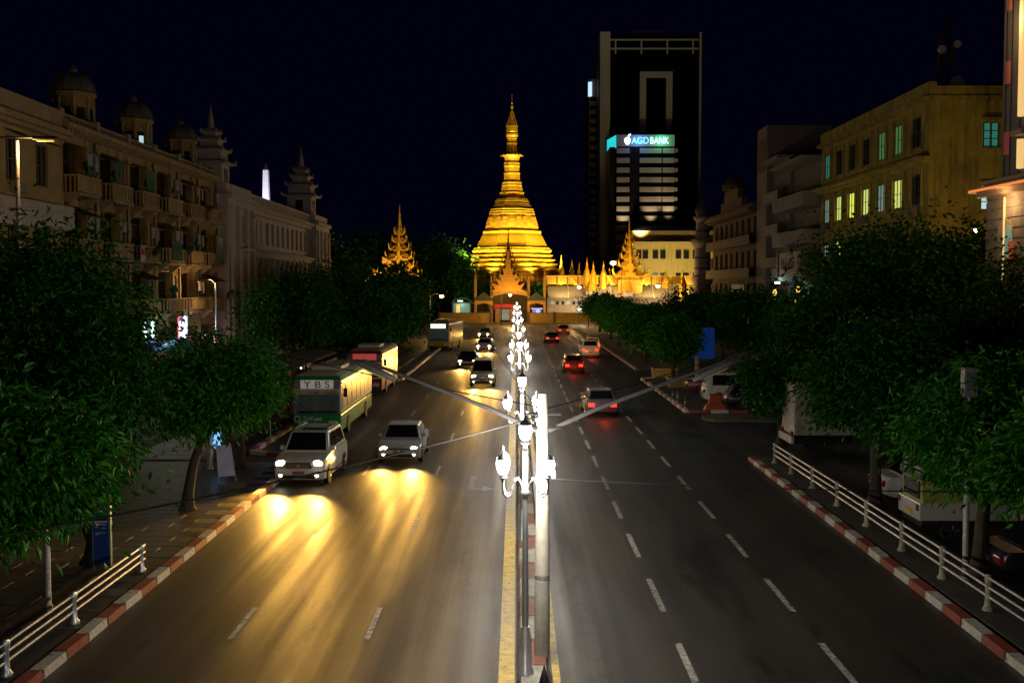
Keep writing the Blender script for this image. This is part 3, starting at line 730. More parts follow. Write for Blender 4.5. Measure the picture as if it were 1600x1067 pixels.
t = thing('antenna_mast', 'rooftop telecom mast with round pale dishes above the yellow block', 'antenna', (p.x, 84, 20.6))
b = B()
for sx in (-.45, .45):
    for sy in (-.45, .45): b.bar((sx, sy, 0), (sx * .45, sy * .45, 6.3), .05, n=5)
for k in range(9):
    z = .3 + k * .65; s = .45 * (1 - .55 * z / 6.3)
    b.bar((-s, -s, z), (s, -s, z + .6), .03, n=4).bar((s, -s, z), (-s, -s, z + .6), .03, n=4).bar((-s, -s, z), (-s, s, z + .6), .03, n=4).bar((s, s, z), (s, -s, z + .6), .03, n=4)
b.bar((0, 0, 6), (0, 0, 7.4), .12, n=6).out('lattice', DARKM, t)
for (x, z, r) in ((.75, 2.0, .52), (-.45, 4.5, .3), (.7, 4.9, .28)):
    d = B().lathe([(r, 0), (r, .18), (r * .8, .3), (.05, .35)], 18).out('dish', mat('dish_cream', (.8, .68, .5), .6), t, 50, loc=(x, -.55, z)); d.rotation_euler = (R(-90), 0, 0)
    d.location.y = -.7
for x in (-.5, .5): B().box(x - .12, x + .12, -.4, -.2, 3.2, 5.4).out('panel_antenna', mat('antenna_red', (.09, .03, .02), .6), t, bev=.03)

# ------------------------------------------------------------ right: tall lit corner building at the frame edge
t = thing('corner_tower', 'tall grey corner tower with glowing orange strips and red slots', 'building', (24.6, 38, 0))
b = B(); b.box(.0, 14, 0, 17.6, 12.6, 44); b.out('upper_wall', GREYW, t)
b = B(); b.box(-.4, 14, 0, 18.2, 0, 12.0)
for k in range(14): b.box(-.46, -.401, 0, 18.2, 5.1 + k * .5, 5.1 + k * .5 + .38) if not 8.0 < 5.1 + k * .5 < 8.01 else 0
b.out('lower_wall', mat('lower_render', (.5, .42, .34), .7, streak=.2), t)
B().box(-1.1, 14, -.2, 18.9, 12.0, 12.22).box(-.8, 14, -.1, 18.6, 11.75, 12.0).box(-.5, 14, 0, 18.3, 12.22, 12.6).out('cornice', mat('cornice_peach', (.6, .42, .28), .6), t)
B().box(-1.12, -1.1, -.2, 18.9, 12.03, 12.14).out('cornice_lightline', glow('line_orange', (1, .28, .05), .9), t)
for y in (17.2, 16.6, 15.6): B().box(-.03, -.001, y, y + .06, 12.7, 44).out('groove', DARKM, t)
for z in (13.4, 16.9, 20.5, 24, 27.6): B().box(-.12, -.001, 16.78, 17.1, z + .4, z + 1.5).out('red_slot', glow('slot_red', (.35, .03, .02), .25), t)
for z0, z1 in ((15.4, 44), (12.9, 14.3)): B().bar((-.25, 15.0, z0), (-.25, 15.0, z1), .17, n=10).out('light_strip', glow('strip_peach', (1, .62, .22), .85), t, 40)
for z0, z1 in ((15.4, 44), (12.9, 14.3)): B().bar((-.16, 15.25, z0), (-.16, 15.25, z1), .05, n=6).out('light_strip', glow('strip_green', (.15, .8, .4), .6), t, 40)
B().box(-.5, -.001, 14.4, 15.6, 14.5, 14.75).out('strip_bracket', mat('cornice_peach', (.6, .42, .28)), t)
for y in (13.6, 16.0): B().bar((-.5, y, 6.0), (-.5, y, 11.6), .06, n=6).out('light_strip', glow('strip_peach', (1, .62, .22)), t, 40)
b = B(); pts = [(15.9 + .85 * math.cos(R(a)), 9.6 + .95 * math.sin(R(a))) for a in range(0, 181, 15)] + [(15.05, 7.0), (16.75, 7.0)]
arch = b.extr(pts, 0, -.50, -.462).out('arch_window', mat('arch_cream', (.6, .52, .36), .6), t)
B().extr([(15.5 + .4 * math.cos(R(a)), 9.4 + .8 * math.sin(R(a))) for a in range(0, 360, 24)], 0, -.53, -.501).out('arch_ring', glow('arch_teal', (.3, .6, .45), .25), arch)
B().extr([(14.85, 9.4), (15.35, 9.4), (15.25, 8.3), (14.95, 8.2)], 0, -.60, -.535).out('red_bracket', glow('bracket_red', (.6, .08, .03), .35), arch)
lamp('POINT', 'cornice_glow', t, (-1.2, 15.2, 11.3), 70, (1, .6, .25), .3)
lamp('POINT', 'strip_glow', t, (-1.0, 15.0, 20), 120, (1, .6, .25), .4)

# ------------------------------------------------------------ right: modern balcony block, with the cafe terrace
t = thing('balcony_building', 'narrow grey modern building with white balcony fronts and brown stair tower', 'building', (29, 104.4, 0))
L = 26; b = B(); b.box(.8, 14, 0, 13, 0, 19.5); b.box(.4, 14, 13, L, 0, 21.0); b.out('wall', GREYW, t)
B().box(-.3, 7, 21.0, 25.9, 0, 25.6).out('stair_tower', mat('tower_render', (.34, .26, .24), .8, streak=.4), t)
B().box(-.34, -.301, 21.6, 25.3, 20.5, 24.2).out('brown_panel', BROWNW, t)
for f, z in enumerate((4.3, 8.0, 11.6, 15.2)):
    b = B(); fbox(b, -1, .3, 12.6, -.8, 1.6, z - .2, z); fbox(b, -1, .3, 12.6, 1.45, 1.6, z, z + 1.15); fbox(b, -1, .3, .45, -.8, 1.45, z, z + 1.15); fbox(b, -1, 12.45, 12.6, -.8, 1.45, z, z + 1.15); b.out('balcony', mat('balcony_dull_white', (.36, .33, .31), .8, streak=.5), t)
    b = B(); fbox(b, -1, 13.4, 20.8, -.4, .9, z + 1.3, z + 1.45); fbox(b, -1, 13.4, 20.8, .78, .9, z + 1.45, z + 2.4); b.out('balcony', mat('balcony_dull_white', (.36, .33, .31), .8, streak=.5), t)
    for k in range(4): window(t, -1, 1.2 + k * 2.8, 3.2 + k * 2.8, z + .2, z + 2.6, -.79, (LITT if (f == 3 and k in (1, 2)) else LITC if (f == 1 and k == 2) else WGLASS), DARKM, 1, 0)
    for k in range(3): window(t, -1, 14 + k * 2.2, 15.5 + k * 2.2, z + 1.6, z + 3.5, -.39, LITC if (f, k) == (2, 1) else WGLASS, DARKM, 1, 0)
B().box(-1.8, 14, .2, 12.8, 19.5, 19.75).box(-1.0, 14, 13, 20.9, 21.0, 21.3).out('roof_slab', mat('balcony_dull_white', (.36, .33, .31), .8, streak=.5), t)
for k in range(8): b = B().box(.79, .83, .7 + k * 1.5, .8 + k * 1.5, .1, 3.8)
s = B()
for k in range(28): s.box(.3, .36, 14, 17.5, .3 + k * .13, .38 + k * .13)
s.out('roller_shutter', mat('shutter_blue', (.16, .18, .22), .5), t)
sg = B().box(-2.0, -1.62, .5, 7.6, 8.4, 10.6).out('sign_panel', mat('sign_board', (.62, .50, .38), .7), t)
text('sign_lettering', 'Maiston', 1.6, mat('sign_ink', (.07, .035, .015), .6), sg, (-2.03, 4.2, 9.4), (R(90), 0, R(-90)), .02, 1.0)
B().box(-2.1, -1.62, 7.7, 8.4, 8.2, 10.7).out('sign_plaque', mat('plaque_dark', (.09, .05, .02), .6), t)
tl = B().tube([(-1.9, 7.5, 7.6), (-1.9, 9.5, 7.6)], .09, 8).out('tube_lamp', glow('tube_mint', (.7, 1, .9), 5), t)
lamp('POINT', 'terrace_tube', t, (-2.3, 8.4, 7.2), 130, (.6, 1, .9), .3)
for y, z in ((10.5, 6.3), (11.3, 5.4), (1.0, 6.6), (1.2, 5.4)): B().lathe([(.1, 0), (.22, .15), (.22, .5), (.1, .62)], 10, (-1.7, y, z)).out('lantern', glow('lantern_amber', (1, .6, .05), 1.4), t, 50)
B().bar((-1.75, .2, 5.5), (-1.75, 12.5, 5.5), .04).bar((-1.75, .2, 5.2), (-1.75, 12.5, 5.2), .03).out('terrace_rail', STEEL, t)
B().lathe([(.1, 0), (.22, .15), (.22, .6), (.1, .8)], 10, (-.5, 17.9, 2.6)).out('wall_lantern', glow('lantern_orange', (1, .45, .05), 3), t, 50)
lamp('POINT', 'door_light', t, (-1.6, 5, 3.2), 130, (1, .62, .3), .2)
# ------------------------------------------------------------ right: dark colonial house, hanging sign, minaret
t = thing('dark_colonial_house', 'unlit dark colonial house with stepped gable beside the minaret', 'building', (29, 130.6, 0))
L = 30; rows = []; U = [1 + 3.6 * i for i in range(8)]
for f, z in enumerate((0, 4.5, 8.5, 12.5)): rows.append((z, (4.5, 8.5, 12.5, 16.4)[f], [(u, u + 1.6, z + .7, z + 3.2) for u in U]))
wall_rows(-1, L, rows, .4).out('wall', mat('dark_plaster', (.13, .09, .06), .9, streak=.6), t)
B().box(.42, 14, .1, L - .1, .01, 16.3).out('inner_wall', DKWALL, t)
for f, z in enumerate((0, 4.5, 8.5, 12.5)):
    for u in U: window(t, -1, u, u + 1.6, z + .7, z + 3.2, -.2, WGLASS, FRAME, 1, 2)
    if f: b = B(); fbox(b, -1, .3, L - .3, .001, 1.1, z - .2, z); fbox(b, -1, .3, L - .3, 1.0, 1.08, z, z + 1.0); b.out('balcony', mat('balcony_grey', (.14, .11, .09), .8, streak=.5), t)
b = B(); fbox(b, -1, 0, L, -.4, 1.3, 16.4, 16.8); fbox(b, -1, 0, L, -.4, .9, 16.8, 17.2)
for k in range(40): fbox(b, -1, .2 + k * .74, .55 + k * .74, .1, 1.0, 16.05, 16.4)
b.out('cornice', mat('dark_trim', (.15, .11, .07), .85, streak=.5), t)
b = B(); fbox(b, -1, 8, 22, -.3, .4, 17.2, 18.6); fbox(b, -1, 10.5, 19.5, -.3, .4, 18.6, 20); b.lathe([(1.5, 0), (1.6, .6), (.9, 1.5), (.1, 1.9)], 12, (0, 15, 20)); b.out('gable', mat('dark_trim', (.15, .11, .07)), t)
t = thing('hanging_sign', 'small square cream sign hung from the dark colonial house', 'sign', (27.5, 134, 5.1))
B().box(-1.0, .5, -.1, .1, -.0, 2.4).out('panel', mat('sign_cream', (.6, .48, .28), .6, emit=(.6, .45, .2), es=.12), t, bev=.04)
B().box(-.7, .2, -.13, -.101, .6, .8).box(-.7, .2, -.13, -.101, 1.1, 1.3).box(-.7, .2, -.13, -.101, 1.6, 1.8).out('print_line', mat('sign_ink', (.07, .035, .015)), t)
B().bar((.5, 0, 2.2), (1.5, 0, 2.2), .05).out('bracket', DARKM, t)
p = at(1097, 470, 165)
t = thing('minaret', 'slender ringed minaret with onion cap beside the dark colonial house', 'minaret', (p.x, 165, 0))
B().lathe([(1.35, 0), (1.35, 7.5), (1.7, 8.2), (1.7, 8.7), (1.25, 8.8), (1.2, 13.0), (1.75, 13.8), (1.75, 14.3), (1.05, 14.4), (1.0, 16.9), (1.4, 17.4), (1.4, 17.7), (.9, 17.8)], 12).out('shaft', mat('minaret_plaster', (.34, .27, .27), .8, var=.3), t, 30)
b = B()
for z in (2, 4, 6, 9.8, 11.4, 15.4): b.lathe([(1.36 if z < 8 else 1.26 if z < 14 else 1.1, z), (1.36 if z < 8 else 1.26 if z < 14 else 1.1, z + .25)], 12)
b.out('ring', mat('minaret_ring', (.12, .08, .09), .8), t)
B().lathe([(.9, 17.8), (1.15, 18.4), (1.1, 19.1), (.6, 19.9), (.15, 20.5), (.05, 21.8)], 14).out('onion_cap', mat('cap_dark', (.1, .09, .12), .5), t, 40)
p = at(1116, 440, 168)
t = thing('lesser_minaret', 'short pale minaret standing just behind the ringed one', 'minaret', (p.x, 170, 0))
B().lathe([(.9, 0), (.9, 7.2), (1.2, 7.6), (.8, 7.8), (.8, 9.6), (1.1, 10), (.9, 10.6), (.2, 11.6)], 10).out('shaft', WHITEW, t, 30)
# ------------------------------------------------------------ bank tower, its annex and neighbours far beyond
D = 350
x0, x1 = at(938, 50, D).x, at(1097, 50, D).x; H = at(1000, 50, D).z
t = thing('bank_tower', 'black glass tower framed by a pale pier and top beam', 'tower', (x0, D, 0))
w = x1 - x0; TWF = mat('tower_frame', (.45, .40, .33), .7, var=.08)
BG = mat('tower_black_glass', (.004, .004, .006), .12, 0, .3)
B().box(3.0, w, .6, 26, 0, H - 1).out('glass_wall', BG, t)
B().box(0, 3.2, 0, 26, 0, H).out('pier', TWF, t)
B().box(3.2, w, 3, 26, H - 4, H).box(w - .7, w, .4, 26, 0, H).out('top_beam', TWF, t)
B().box(11, 21, 4, 12, H, H + 1.2).out('plant_room', TWF, t)
b = B().box(3.2, w - 1, -.2, .2, H - 2.8, H - 2.3).box(3.2, w - 1, -.2, .2, H - 5.6, H - 5.1)
for k in range(4): b.box(4.6 + k * 8.2, 5.1 + k * 8.2, -.3, .3, H - 7, H - 2.5)
b.out('lattice_beam', TWF, t)
fx0, fx1 = at(1000, 110, D).x - x0, at(1051, 110, D).x - x0; fz = at(1000, 112, D).z; fb = at(1000, 210, D).z
B().box(fx0, fx0 + 2, .0, .58, fb - 4, fz).box(fx1 - 2, fx1, .0, .58, fb - 4, fz).box(fx0 + 2, fx1 - 2, .0, .58, fz - 2, fz).out('portal_frame', TWF, t)
g = B()
for k in range(30): g.box(3.3, w - .8, .55, .599, 3 + k * 2.9, 3.12 + k * 2.9)
for k in range(14): g.box(4.6 + k * 2.1, 4.68 + k * 2.1, .54, .599, 1, H - 5)
g.out('mullion', mat('mullion_black', (.01, .01, .012), .3), t)
D2 = 334
p0, p1 = at(953, 360, D2).x, at(1053, 360, D2).x; ht = at(1000, 211, D2).z; hs = at(1000, 229, D2).z
t = thing('bank_annex', 'striped bank annex with lit name board across its top', 'building', (p0, D2, 0))
w = p1 - p0; AX = mat('annex_panel', (.34, .27, .21), .7, var=.1)
B().box(1.9, w, .6, 14, 0, ht).out('core', mat('annex_glass', (.012, .011, .012), .2), t)
B().box(0, 1.88, 1.5, 14, 0, hs).out('side_core', mat('annex_glass', (.012, .011, .012)), t)
nf = 17; fh = hs / nf
for k in range(nf):
    z = k * fh
    for (a, c) in ((2.0, 5.9), (9.0, 16.0), (w - 3.9, w)): B().box(a, c, 0, .59, z + .9, z + fh - .55).out('facade_panel', AX, t)
    B().box(w, w + 1.1, .5, 2.2, z + 1.2, z + fh - .7).out('side_ledge', AX, t)
    B().slab([(0, 14, z + .9), (1.88, .6, z + .9), (1.88, .6, z + 1.05), (0, 14, z + 1.05)], -.1).out('side_fin', WHITEW, t)
    B().slab([(0, 14, z + 2.1), (1.88, .6, z + 2.1), (1.88, .6, z + 2.2), (0, 14, z + 2.2)], -.1).out('side_fin', WHITEW, t)
B().box(1.8, w, .0, .58, hs, ht).out('name_board', AX, t)
bx = ht * .5 + hs * .5
SB = glow('letters_blue', (.18, .62, 1), 1.6); SGN = glow('letters_mint', (.6, 1, .92), 1.5); SW = glow('emblem_white', (.95, .9, 1), 1.8)
text('letters', 'AGD', 2.9, SB, t, (9.1, -.15, bx - .1), FACING, .1, .86)
text('letters', 'BANK', 2.9, SGN, t, (14.9, -.15, bx - .1), FACING, .1, .76)
em = B().extr([(5.2 + .95 * math.cos(R(a)) * (1 + .12 * math.sin(R(3 * a))), bx - .1 + 1.15 * math.sin(R(a))) for a in range(0, 360, 20)], 1, -.2, -.02).extr([(5.3, bx + 1.2), (5.9, bx + 1.3), (6.3, bx + 2.1), (5.5, bx + 1.8)], 1, -.2, -.02).out('emblem', SW, t)
B().slab([(0, 12, hs - .3), (1.8, .4, hs - .3), (1.8, .4, ht), (0, 12, ht)], -.15).out('side_sign', glow('side_sign_cyan', (.02, .75, .8), .9), t)
lamp('POINT', 'name_board_blue', t, (8.5, -2, bx), 900, (.08, .3, 1), 1)
lamp('POINT', 'name_board_green', t, (15.5, -2, bx), 700, (.1, 1, .6), 1)
for xx, yy in ((4.0, 358), (12.4, 352), (w - 1.8, 347)):
    z = at(1000, yy, D2).z
    f = B().box(xx - .4, xx + .4, -3.8, -3.1, z - 4.4, z - 3.9).out('uplight', DARKM, t); lamp('SPOT', 'uplight_beam', t, (xx, -3.4, z - 3.5), 11000, (1, .84, .5), .3, aim((xx, -3.4, z - 3.5), (xx, 0, z + 9)), 44, 1)
p0, p1 = at(920, 300, 365).x, at(941, 300, 365).x
t = thing('rear_tower', 'dim slab tower edging out behind the pale pier', 'tower', (p0, 365, 0))
B().box(0, p1 - p0 + 3, 0, 20, 0, at(930, 124, 365).z).out('shell', mat('rear_render', (.2, .17, .13), .8), t)
b = B()
for k in range(24): b.box(.3, p1 - p0 + 2, -.1, -.001, 2 + k * 2.9, 3.4 + k * 2.9)
b.out('window_band', BG, t)
z = at(922, 140, 365).z
s = B().slab([(-.3, .2, z - 2.4), (.9, -.4, z - 2.4), (.9, -.4, z + 2.4), (-.3, .2, z + 2.4)], .1).out('lit_sign', glow('sign_iceblue', (.5, .7, 1), 1.2), t)
# yellow colonial office beyond the shrine
D = 262
p0, p1 = at(985, 400, D).x, at(1088, 400, D).x
t = thing('yellow_office', 'floodlit yellow colonial office with paired windows behind the shrine', 'building', (p0, D, 0))
w = p1 - p0; zt = at(1000, 383, D).z; OFF = mat('office_yellow', (.55, .42, .16), .8, var=.12, streak=.3)
z1, z2 = at(1000, 404, D).z, at(1000, 389, D).z
B().box(0, w + 6, 0, 15, 0, zt).out('wall', OFF, t)
B().box(-.3, w + 6, -.8, 15, zt, zt + .8).box(-.1, w + 6, -.4, 15, zt - 1, zt).out('cornice', OFF, t)
B().box(.5, w + 6, 2, 14, zt + .8, at(1000, 360, D).z).out('attic', mat('attic_brown', (.22, .15, .07), .8, streak=.4), t)
B().frust((0, w + 6, 1.5, 15), (3, w + 4, 6, 10), at(1000, 360, D).z, at(1000, 352, D).z).out('roof', SLATE, t)
for xa in (1.4, 3.0, 5.4, 7.2, 10.9, 12.8, 15.0):
    f = B().box(xa - .1, xa + 1.3, -.06, -.001, z1 - .1, z2 + .3).out('window', FRAME, t); B().box(xa, xa + 1.2, -.09, -.061, z1, z2 - .4).box(xa, xa + 1.2, -.09, -.061, z2 - .2, z2 + .2).out('pane', WGLASS, f)
    B().box(xa, xa + 1.2, -.09, -.001, z1 - 6, z1 - 3.4).out('lower_window', WGLASS, t)
for xa in (9.1, 9.9): B().box(xa, xa + .5, -.35, -.001, 0, zt - 1).out('pilaster', OFF, t)
lamp('SPOT', 'office_flood', t, (8, -16, 8.5), 11000, (1, .78, .3), .5, aim((8, -16, 8.5), (8, 0, 15)), 120, .8)
lamp('SPOT', 'tower_added_fill', t, (2, -1.5, zt + 2.5), 26000, (1, .72, .32), .6, aim((2, -1.5, zt + 2.5), (18, 88, 62)), 62, .9)  # added spot without a fixture, brightens the pale frame of the bank tower
# ------------------------------------------------------------ the gilded pagoda
PD = 240.0; SC_ = PD / FPX
pc = at(800, 448, PD); PX = pc.x


def pz(y): return at(800, y, PD).z


t = thing('pagoda', 'great octagonal gilded pagoda with bell, banded neck and umbrella spire', 'pagoda', (PX, PD, 0))


def ring(name, prof, m=GOLD, n=8, sm=0):
    k = .924 if n == 8 else 1
    return B().lathe([(hw * SC_ / k, pz(y)) for hw, y in prof], n, (0, 0, 0), .5).out(name, m, t, sm)


ring('platform', [(86, 505), (86, 441), (84, 440)], mat('platform_stone', (.4, .3, .14), .8))
terr = [(80, 440, 431), (77, 431, 426), (74, 425, 419.5), (70, 418.5, 412.5), (66, 411.5, 406), (62, 405, 399)]
for hw, a, c in terr: ring('terrace', [(hw - 2, a), (hw - 2, c + 2), (hw + 1, c + 1.4), (hw + 1, c + .4), (hw - 3, c)])
ring('terrace_band', [(58, 399), (58, 396), (61, 394.5), (61, 392), (58.5, 390.5), (58.5, 388.5), (56, 387.5)], GOLD2)
ring('flared_skirt', [(55.5, 387.8), (52, 381), (49, 375), (46.5, 370), (44.3, 366.5)])
ring('waist_band', [(42.5, 366.8), (44.8, 365.5), (44.8, 362.5), (43, 361), (41, 360.5)], GOLD2)
bell = [(41, 361), (40.3, 356), (39.2, 350), (37.2, 344), (35, 339.5), (33, 336)]
be = ring('bell', bell)
for k in range(8):
    a = 2 * pi * k / 8
    for off in (-.33, .33):
        b = B()
        for j in range(3):
            r0, z0 = 40.2 * SC_, pz(357); r1, z1 = 35.3 * SC_, pz(340); f0, f1 = j / 3, (j + .85) / 3
            for (f, g) in ((f0, f1),):
                ra, za = r0 + (r1 - r0) * f, z0 + (z1 - z0) * f; rb, zb = r0 + (r1 - r0) * g, z0 + (z1 - z0) * g
                ra *= 1.012; rb *= 1.012
                d = Vector((math.cos(a), math.sin(a), 0)); s = Vector((-d.y, d.x, 0)); hw = .55 - .08 * abs(j - 1); c0 = s * off * ra * .85; c1 = s * off * rb * .85
                b.slab([d * ra + c0 - s * hw + Vector((0, 0, za)), d * ra + c0 + s * hw + Vector((0, 0, za)), d * rb + c1 + s * hw + Vector((0, 0, zb)), d * rb + c1 - s * hw + Vector((0, 0, zb))], .28)
        if k in (5, 6, 7): b.out('bell_ornament', GOLDD, be)
for a, c in ((( 34.5, 337), (31.5, 326)), ((30, 326.5), (25, 318)), ((25.5, 316.5), (22.5, 311))):
    (h0, y0), (h1, y1) = a, c; pr = []; nb = 3
    for i in range(nb):
        f = i / nb; g = (i + 1) / nb; ha = h0 + (h1 - h0) * f; hb = h0 + (h1 - h0) * g; ya = y0 + (y1 - y0) * f; yb = y0 + (y1 - y0) * g
        pr += [(ha - 1, ya), (ha + .8, ya - .4), (ha + .8, (ya + yb) / 2), (hb, (ya + yb) / 2 - .3), (hb, yb)]
    ring('moulding', pr, GOLD2)
ring('neck', [(24, 319), (22.5, 312), (20.5, 310), (19, 306), (18, 303.5), (18.8, 303), (18.8, 301.5), (16.8, 300.5), (16.6, 297), (15.6, 293.5)])
ring('neck_band', [(13, 294), (15.4, 293), (15.4, 290), (13.6, 289.6), (13.6, 288.6), (15, 288), (15, 285.6), (13, 285)], GOLD2)
ring('neck_upper', [(13, 286), (12, 278), (11.6, 273.5)])
ring('neck_band', [(11, 274), (12.3, 273), (12.3, 270.5), (11.2, 270), (11.2, 262), (12, 261), (12, 258.8), (10.8, 258), (11.8, 257), (11.8, 255), (10, 254)], GOLD2)
ring('lotus_throat', [(10.5, 255), (10.5, 250), (9.5, 243), (9, 240)], GOLD, 16, 40)
b = B()
for k in range(16):
    a = 2 * pi * (k + .5) / 16; d = Vector((math.cos(a), math.sin(a), 0)); s = Vector((-d.y, d.x, 0))
    path = [(10.2, 252, 1.8), (11.5, 247, 2.3), (13.5, 243.5, 2.3), (16, 242, 1.8), (18.3, 243.2, 1.0)]
    vs = []
    for (r, y, hw) in path:
        vs += [d * r * SC_ - s * hw * SC_ + Vector((0, 0, pz(y))), d * r * SC_ + s * hw * SC_ + Vector((0, 0, pz(y)))]
    b.add(vs, [(2 * i, 2 * i + 1, 2 * i + 3, 2 * i + 2) for i in range(4)])
    b.add([v + Vector((0, 0, -.12)) for v in vs], [(2 * i, 2 * i + 1, 2 * i + 3, 2 * i + 2) for i in range(4)])
b.out('lotus_petals', GOLD2, t)
ring('banana_bud', [(9, 240), (8.6, 234), (7.4, 228), (7.2, 226.6), (8.8, 226), (8.8, 224), (7.6, 223), (7.6, 218), (8.4, 217.4), (7.8, 216.4), (8.2, 214.8)], GOLD, 12, 40)
ring('umbrella_base', [(8, 214.6), (9.8, 213), (9.8, 209.5), (8.8, 208.8), (8.8, 207.4), (9.4, 206.6), (9, 201), (8.4, 197)], GOLD2, 12, 40)
b = B()
for k, (r, y) in enumerate(((8.4, 196.5), (7, 192), (5.7, 188), (4.6, 184), (3.5, 180.4), (2.6, 177), (1.9, 174))):
    b.lathe([(r * SC_, pz(y)), (r * SC_ * .96, pz(y - 1.1)), (r * SC_ * .55, pz(y - 2.4)), (r * SC_ * .5, pz(y - 4.4))], 12)
    for j in range(12):
        c = 2 * pi * j / 12; b.lathe([(.02, -.35), (.1, -.2), (.1, -.05), (.02, 0)], 5, (r * SC_ * 1.06 * math.cos(c), r * SC_ * 1.06 * math.sin(c), pz(y)))
b.out('umbrella_tiers', GOLD2, t)
ring('vane_rod', [(1.1, 175), (1.0, 170), (1.9, 168), (1.4, 165), (.5, 163), (1.4, 161.5), (.35, 159), (.2, 147)], GOLD, 8, 40)
# floodlights round the pagoda
for k, (x, y, tz, pw) in enumerate(((-11, -10.5, 30, 1), (-5, -13.5, 30, 1), (5, -13.5, 30, 1), (11, -10.5, 30, 1), (14.5, 0, 30, .8), (-14.5, -3, 30, .6), (-9, -16, 46, 1.6), (9, -16, 46, 1.6))):
    z = 9.2
    f = thing('floodlight', 'small black floodlight aimed up at the gilded pagoda', 'floodlight', (PX + x, PD + y, 0), 0, 'floodlights round the pagoda')
    B().bar((0, 0, 0), (0, 0, z), .08).out('post', DARKM, f); hd = B().box(-.35, .35, -.25, .15, z, z + .5).out('housing', DARKM, f, bev=.04)
    lamp('SPOT', 'flood_beam', f, (0, .3, z + .7), 24000 * pw, (1, .75, .2), .4, aim((x, y + .3, z + .7), (x * .2, 0, tz)), 92, .9)


# ------------------------------------------------------------ tiered spires, small stupas
def tiered_spire(par, x, y, z0, tiers, h, m, m2, needle, horn=1):
    """square stacked roofs with flame-shaped corner and gable ornaments; tiers = half-widths"""
    z = z0
    for i, r in enumerate(tiers):
        nr = tiers[i + 1] if i + 1 < len(tiers) else r * .6; hh = h[i]
        b = B().box(x - nr, x + nr, y - nr, y + nr, z, z + hh * .45).frust((x - r, x + r, y - r, y + r), (x - nr * 1.02, x + nr * 1.02, y - nr * 1.02, y + nr * 1.02), z + hh * .45, z + hh).box(x - r * 1.05, x + r * 1.05, y - r * 1.05, y + r * 1.05, z + hh * .38, z + hh * .45)
        b.out('roof_tier', m, par)
        o = B()
        for sx in (-1, 1):
            for sy in (-1, 1):
                o.tube([(x + sx * r * .85, y + sy * r * .85, z + hh * .5), (x + sx * r * 1.12, y + sy * r * 1.12, z + hh * .62), (x + sx * r * 1.22, y + sy * r * 1.22, z + hh * (.9 + .25 * horn)), (x + sx * r * 1.18, y + sy * r * 1.18, z + hh * (1.1 + .3 * horn))], [.16 * r ** .5, .15 * r ** .5, .09 * r ** .5, .02], 5)
        for (dx, dy) in ((1, 0), (-1, 0), (0, 1), (0, -1)):
            px_, py_ = -dy, dx; c = Vector((x + dx * r * 1.04, y + dy * r * 1.04, z + hh * .42)); s = Vector((px_, py_, 0))
            pts = [(-.55, 0), (-.3, .12), (-.32, .4), (-.12, .35), (-.14, .7), (0, 1.15), (.14, .7), (.12, .35), (.32, .4), (.3, .12), (.55, 0)]
            vs = [c + s * a * r + Vector((0, 0, q * hh * .95)) for a, q in pts]; n = len(vs); th = Vector((dx, dy, 0)) * .08
            o.add(vs + [v + th for v in vs], [tuple(range(n)), tuple(range(n, 2 * n))] + [(k, (k + 1) % n, n + (k + 1) % n, n + k) for k in range(n)])
        o.out('flame_ornament', m2, par)
        z += hh
    r = tiers[-1] * .6
    B().lathe([(r, 0), (r * 1.15, needle * .06), (r * .7, needle * .14), (r * .8, needle * .2), (r * .45, needle * .34), (r * .6, needle * .4), (r * .3, needle * .5), (r * .42, needle * .55), (.09, needle * .72), (.12, needle * .76), (.02, needle)], 10, (x, y, z)).out('finial', m2, par, 40)
    return z + needle


def small_stupa(label, px, ytop, ybot, d, rpx):
    p = at(px, ybot, d); zt = at(px, ytop, d).z; h = zt - p.z; r = rpx * d / FPX
    t = thing('gold_stupa', label, 'stupa', (p.x, d, p.z), 0, 'small gilded stupas round the pagoda')
    B().lathe([(r * 1.25, -6), (r * 1.25, 0), (r * 1.1, .04 * h), (r * 1.1, .1 * h), (r * .95, .12 * h), (r * .95, .18 * h)], 8, rot=.5).out('plinth', GOLD, t)
    B().lathe([(r * .85, .18 * h), (r * .8, .28 * h), (r * .55, .4 * h), (r * .42, .45 * h), (r * .48, .47 * h), (r * .34, .55 * h), (r * .26, .66 * h), (r * .3, .68 * h), (r * .16, .8 * h), (r * .08, .9 * h), (.02, h)], 12).out('bell', GOLD, t, 40)
    return t


LS = ['pointed small gold stupa beside the pagoda terraces', 'small gold stupa with stout bell by the balustrade', 'slim gold stupa leaning over the grey roofs', 'small gold stupa next to the tiered shrine', 'little gold stupa above the long balustrade', 'small gold stupa nearest the minaret', 'tall thin gold stupa tucked against the pagoda corner', 'short gold stupa before the yellow office', 'squat gold stupa between the tiered shrine and the minaret']
for (a, l) in zip(((877, 398, 434, 226, 6), (893.5, 405, 431, 228, 5), (917, 402, 432, 222, 5), (927, 408, 432, 222, 4.5), (943, 408, 432, 222, 5), (1067, 420, 446, 215, 5), (905, 410, 433, 224, 4), (1010, 418, 436, 224, 4), (1040, 422, 438, 222, 5)), LS): small_stupa(l, *a)

GOLDS = GOLDD
# gold shrine on the right
p = at(983, 440, 222)
t = thing('tiered_shrine', 'gilded tiered-roof shrine with needle spire right of the pagoda', 'shrine', (p.x, 222, 0))
B().box(-2.4, 2.4, -2.4, 2.4, 0, 8.6).out('base', GOLDD, t)
k = 222 / FPX
tiered_spire(t, 0, 0, 8.4, [26 * k * .9, 15 * k, 11 * k, 8 * k, 5.5 * k, 3.8 * k], [16 * k, 13 * k, 12 * k, 11 * k, 10 * k, 9 * k], GOLD, GOLD2, 26 * k, .6)
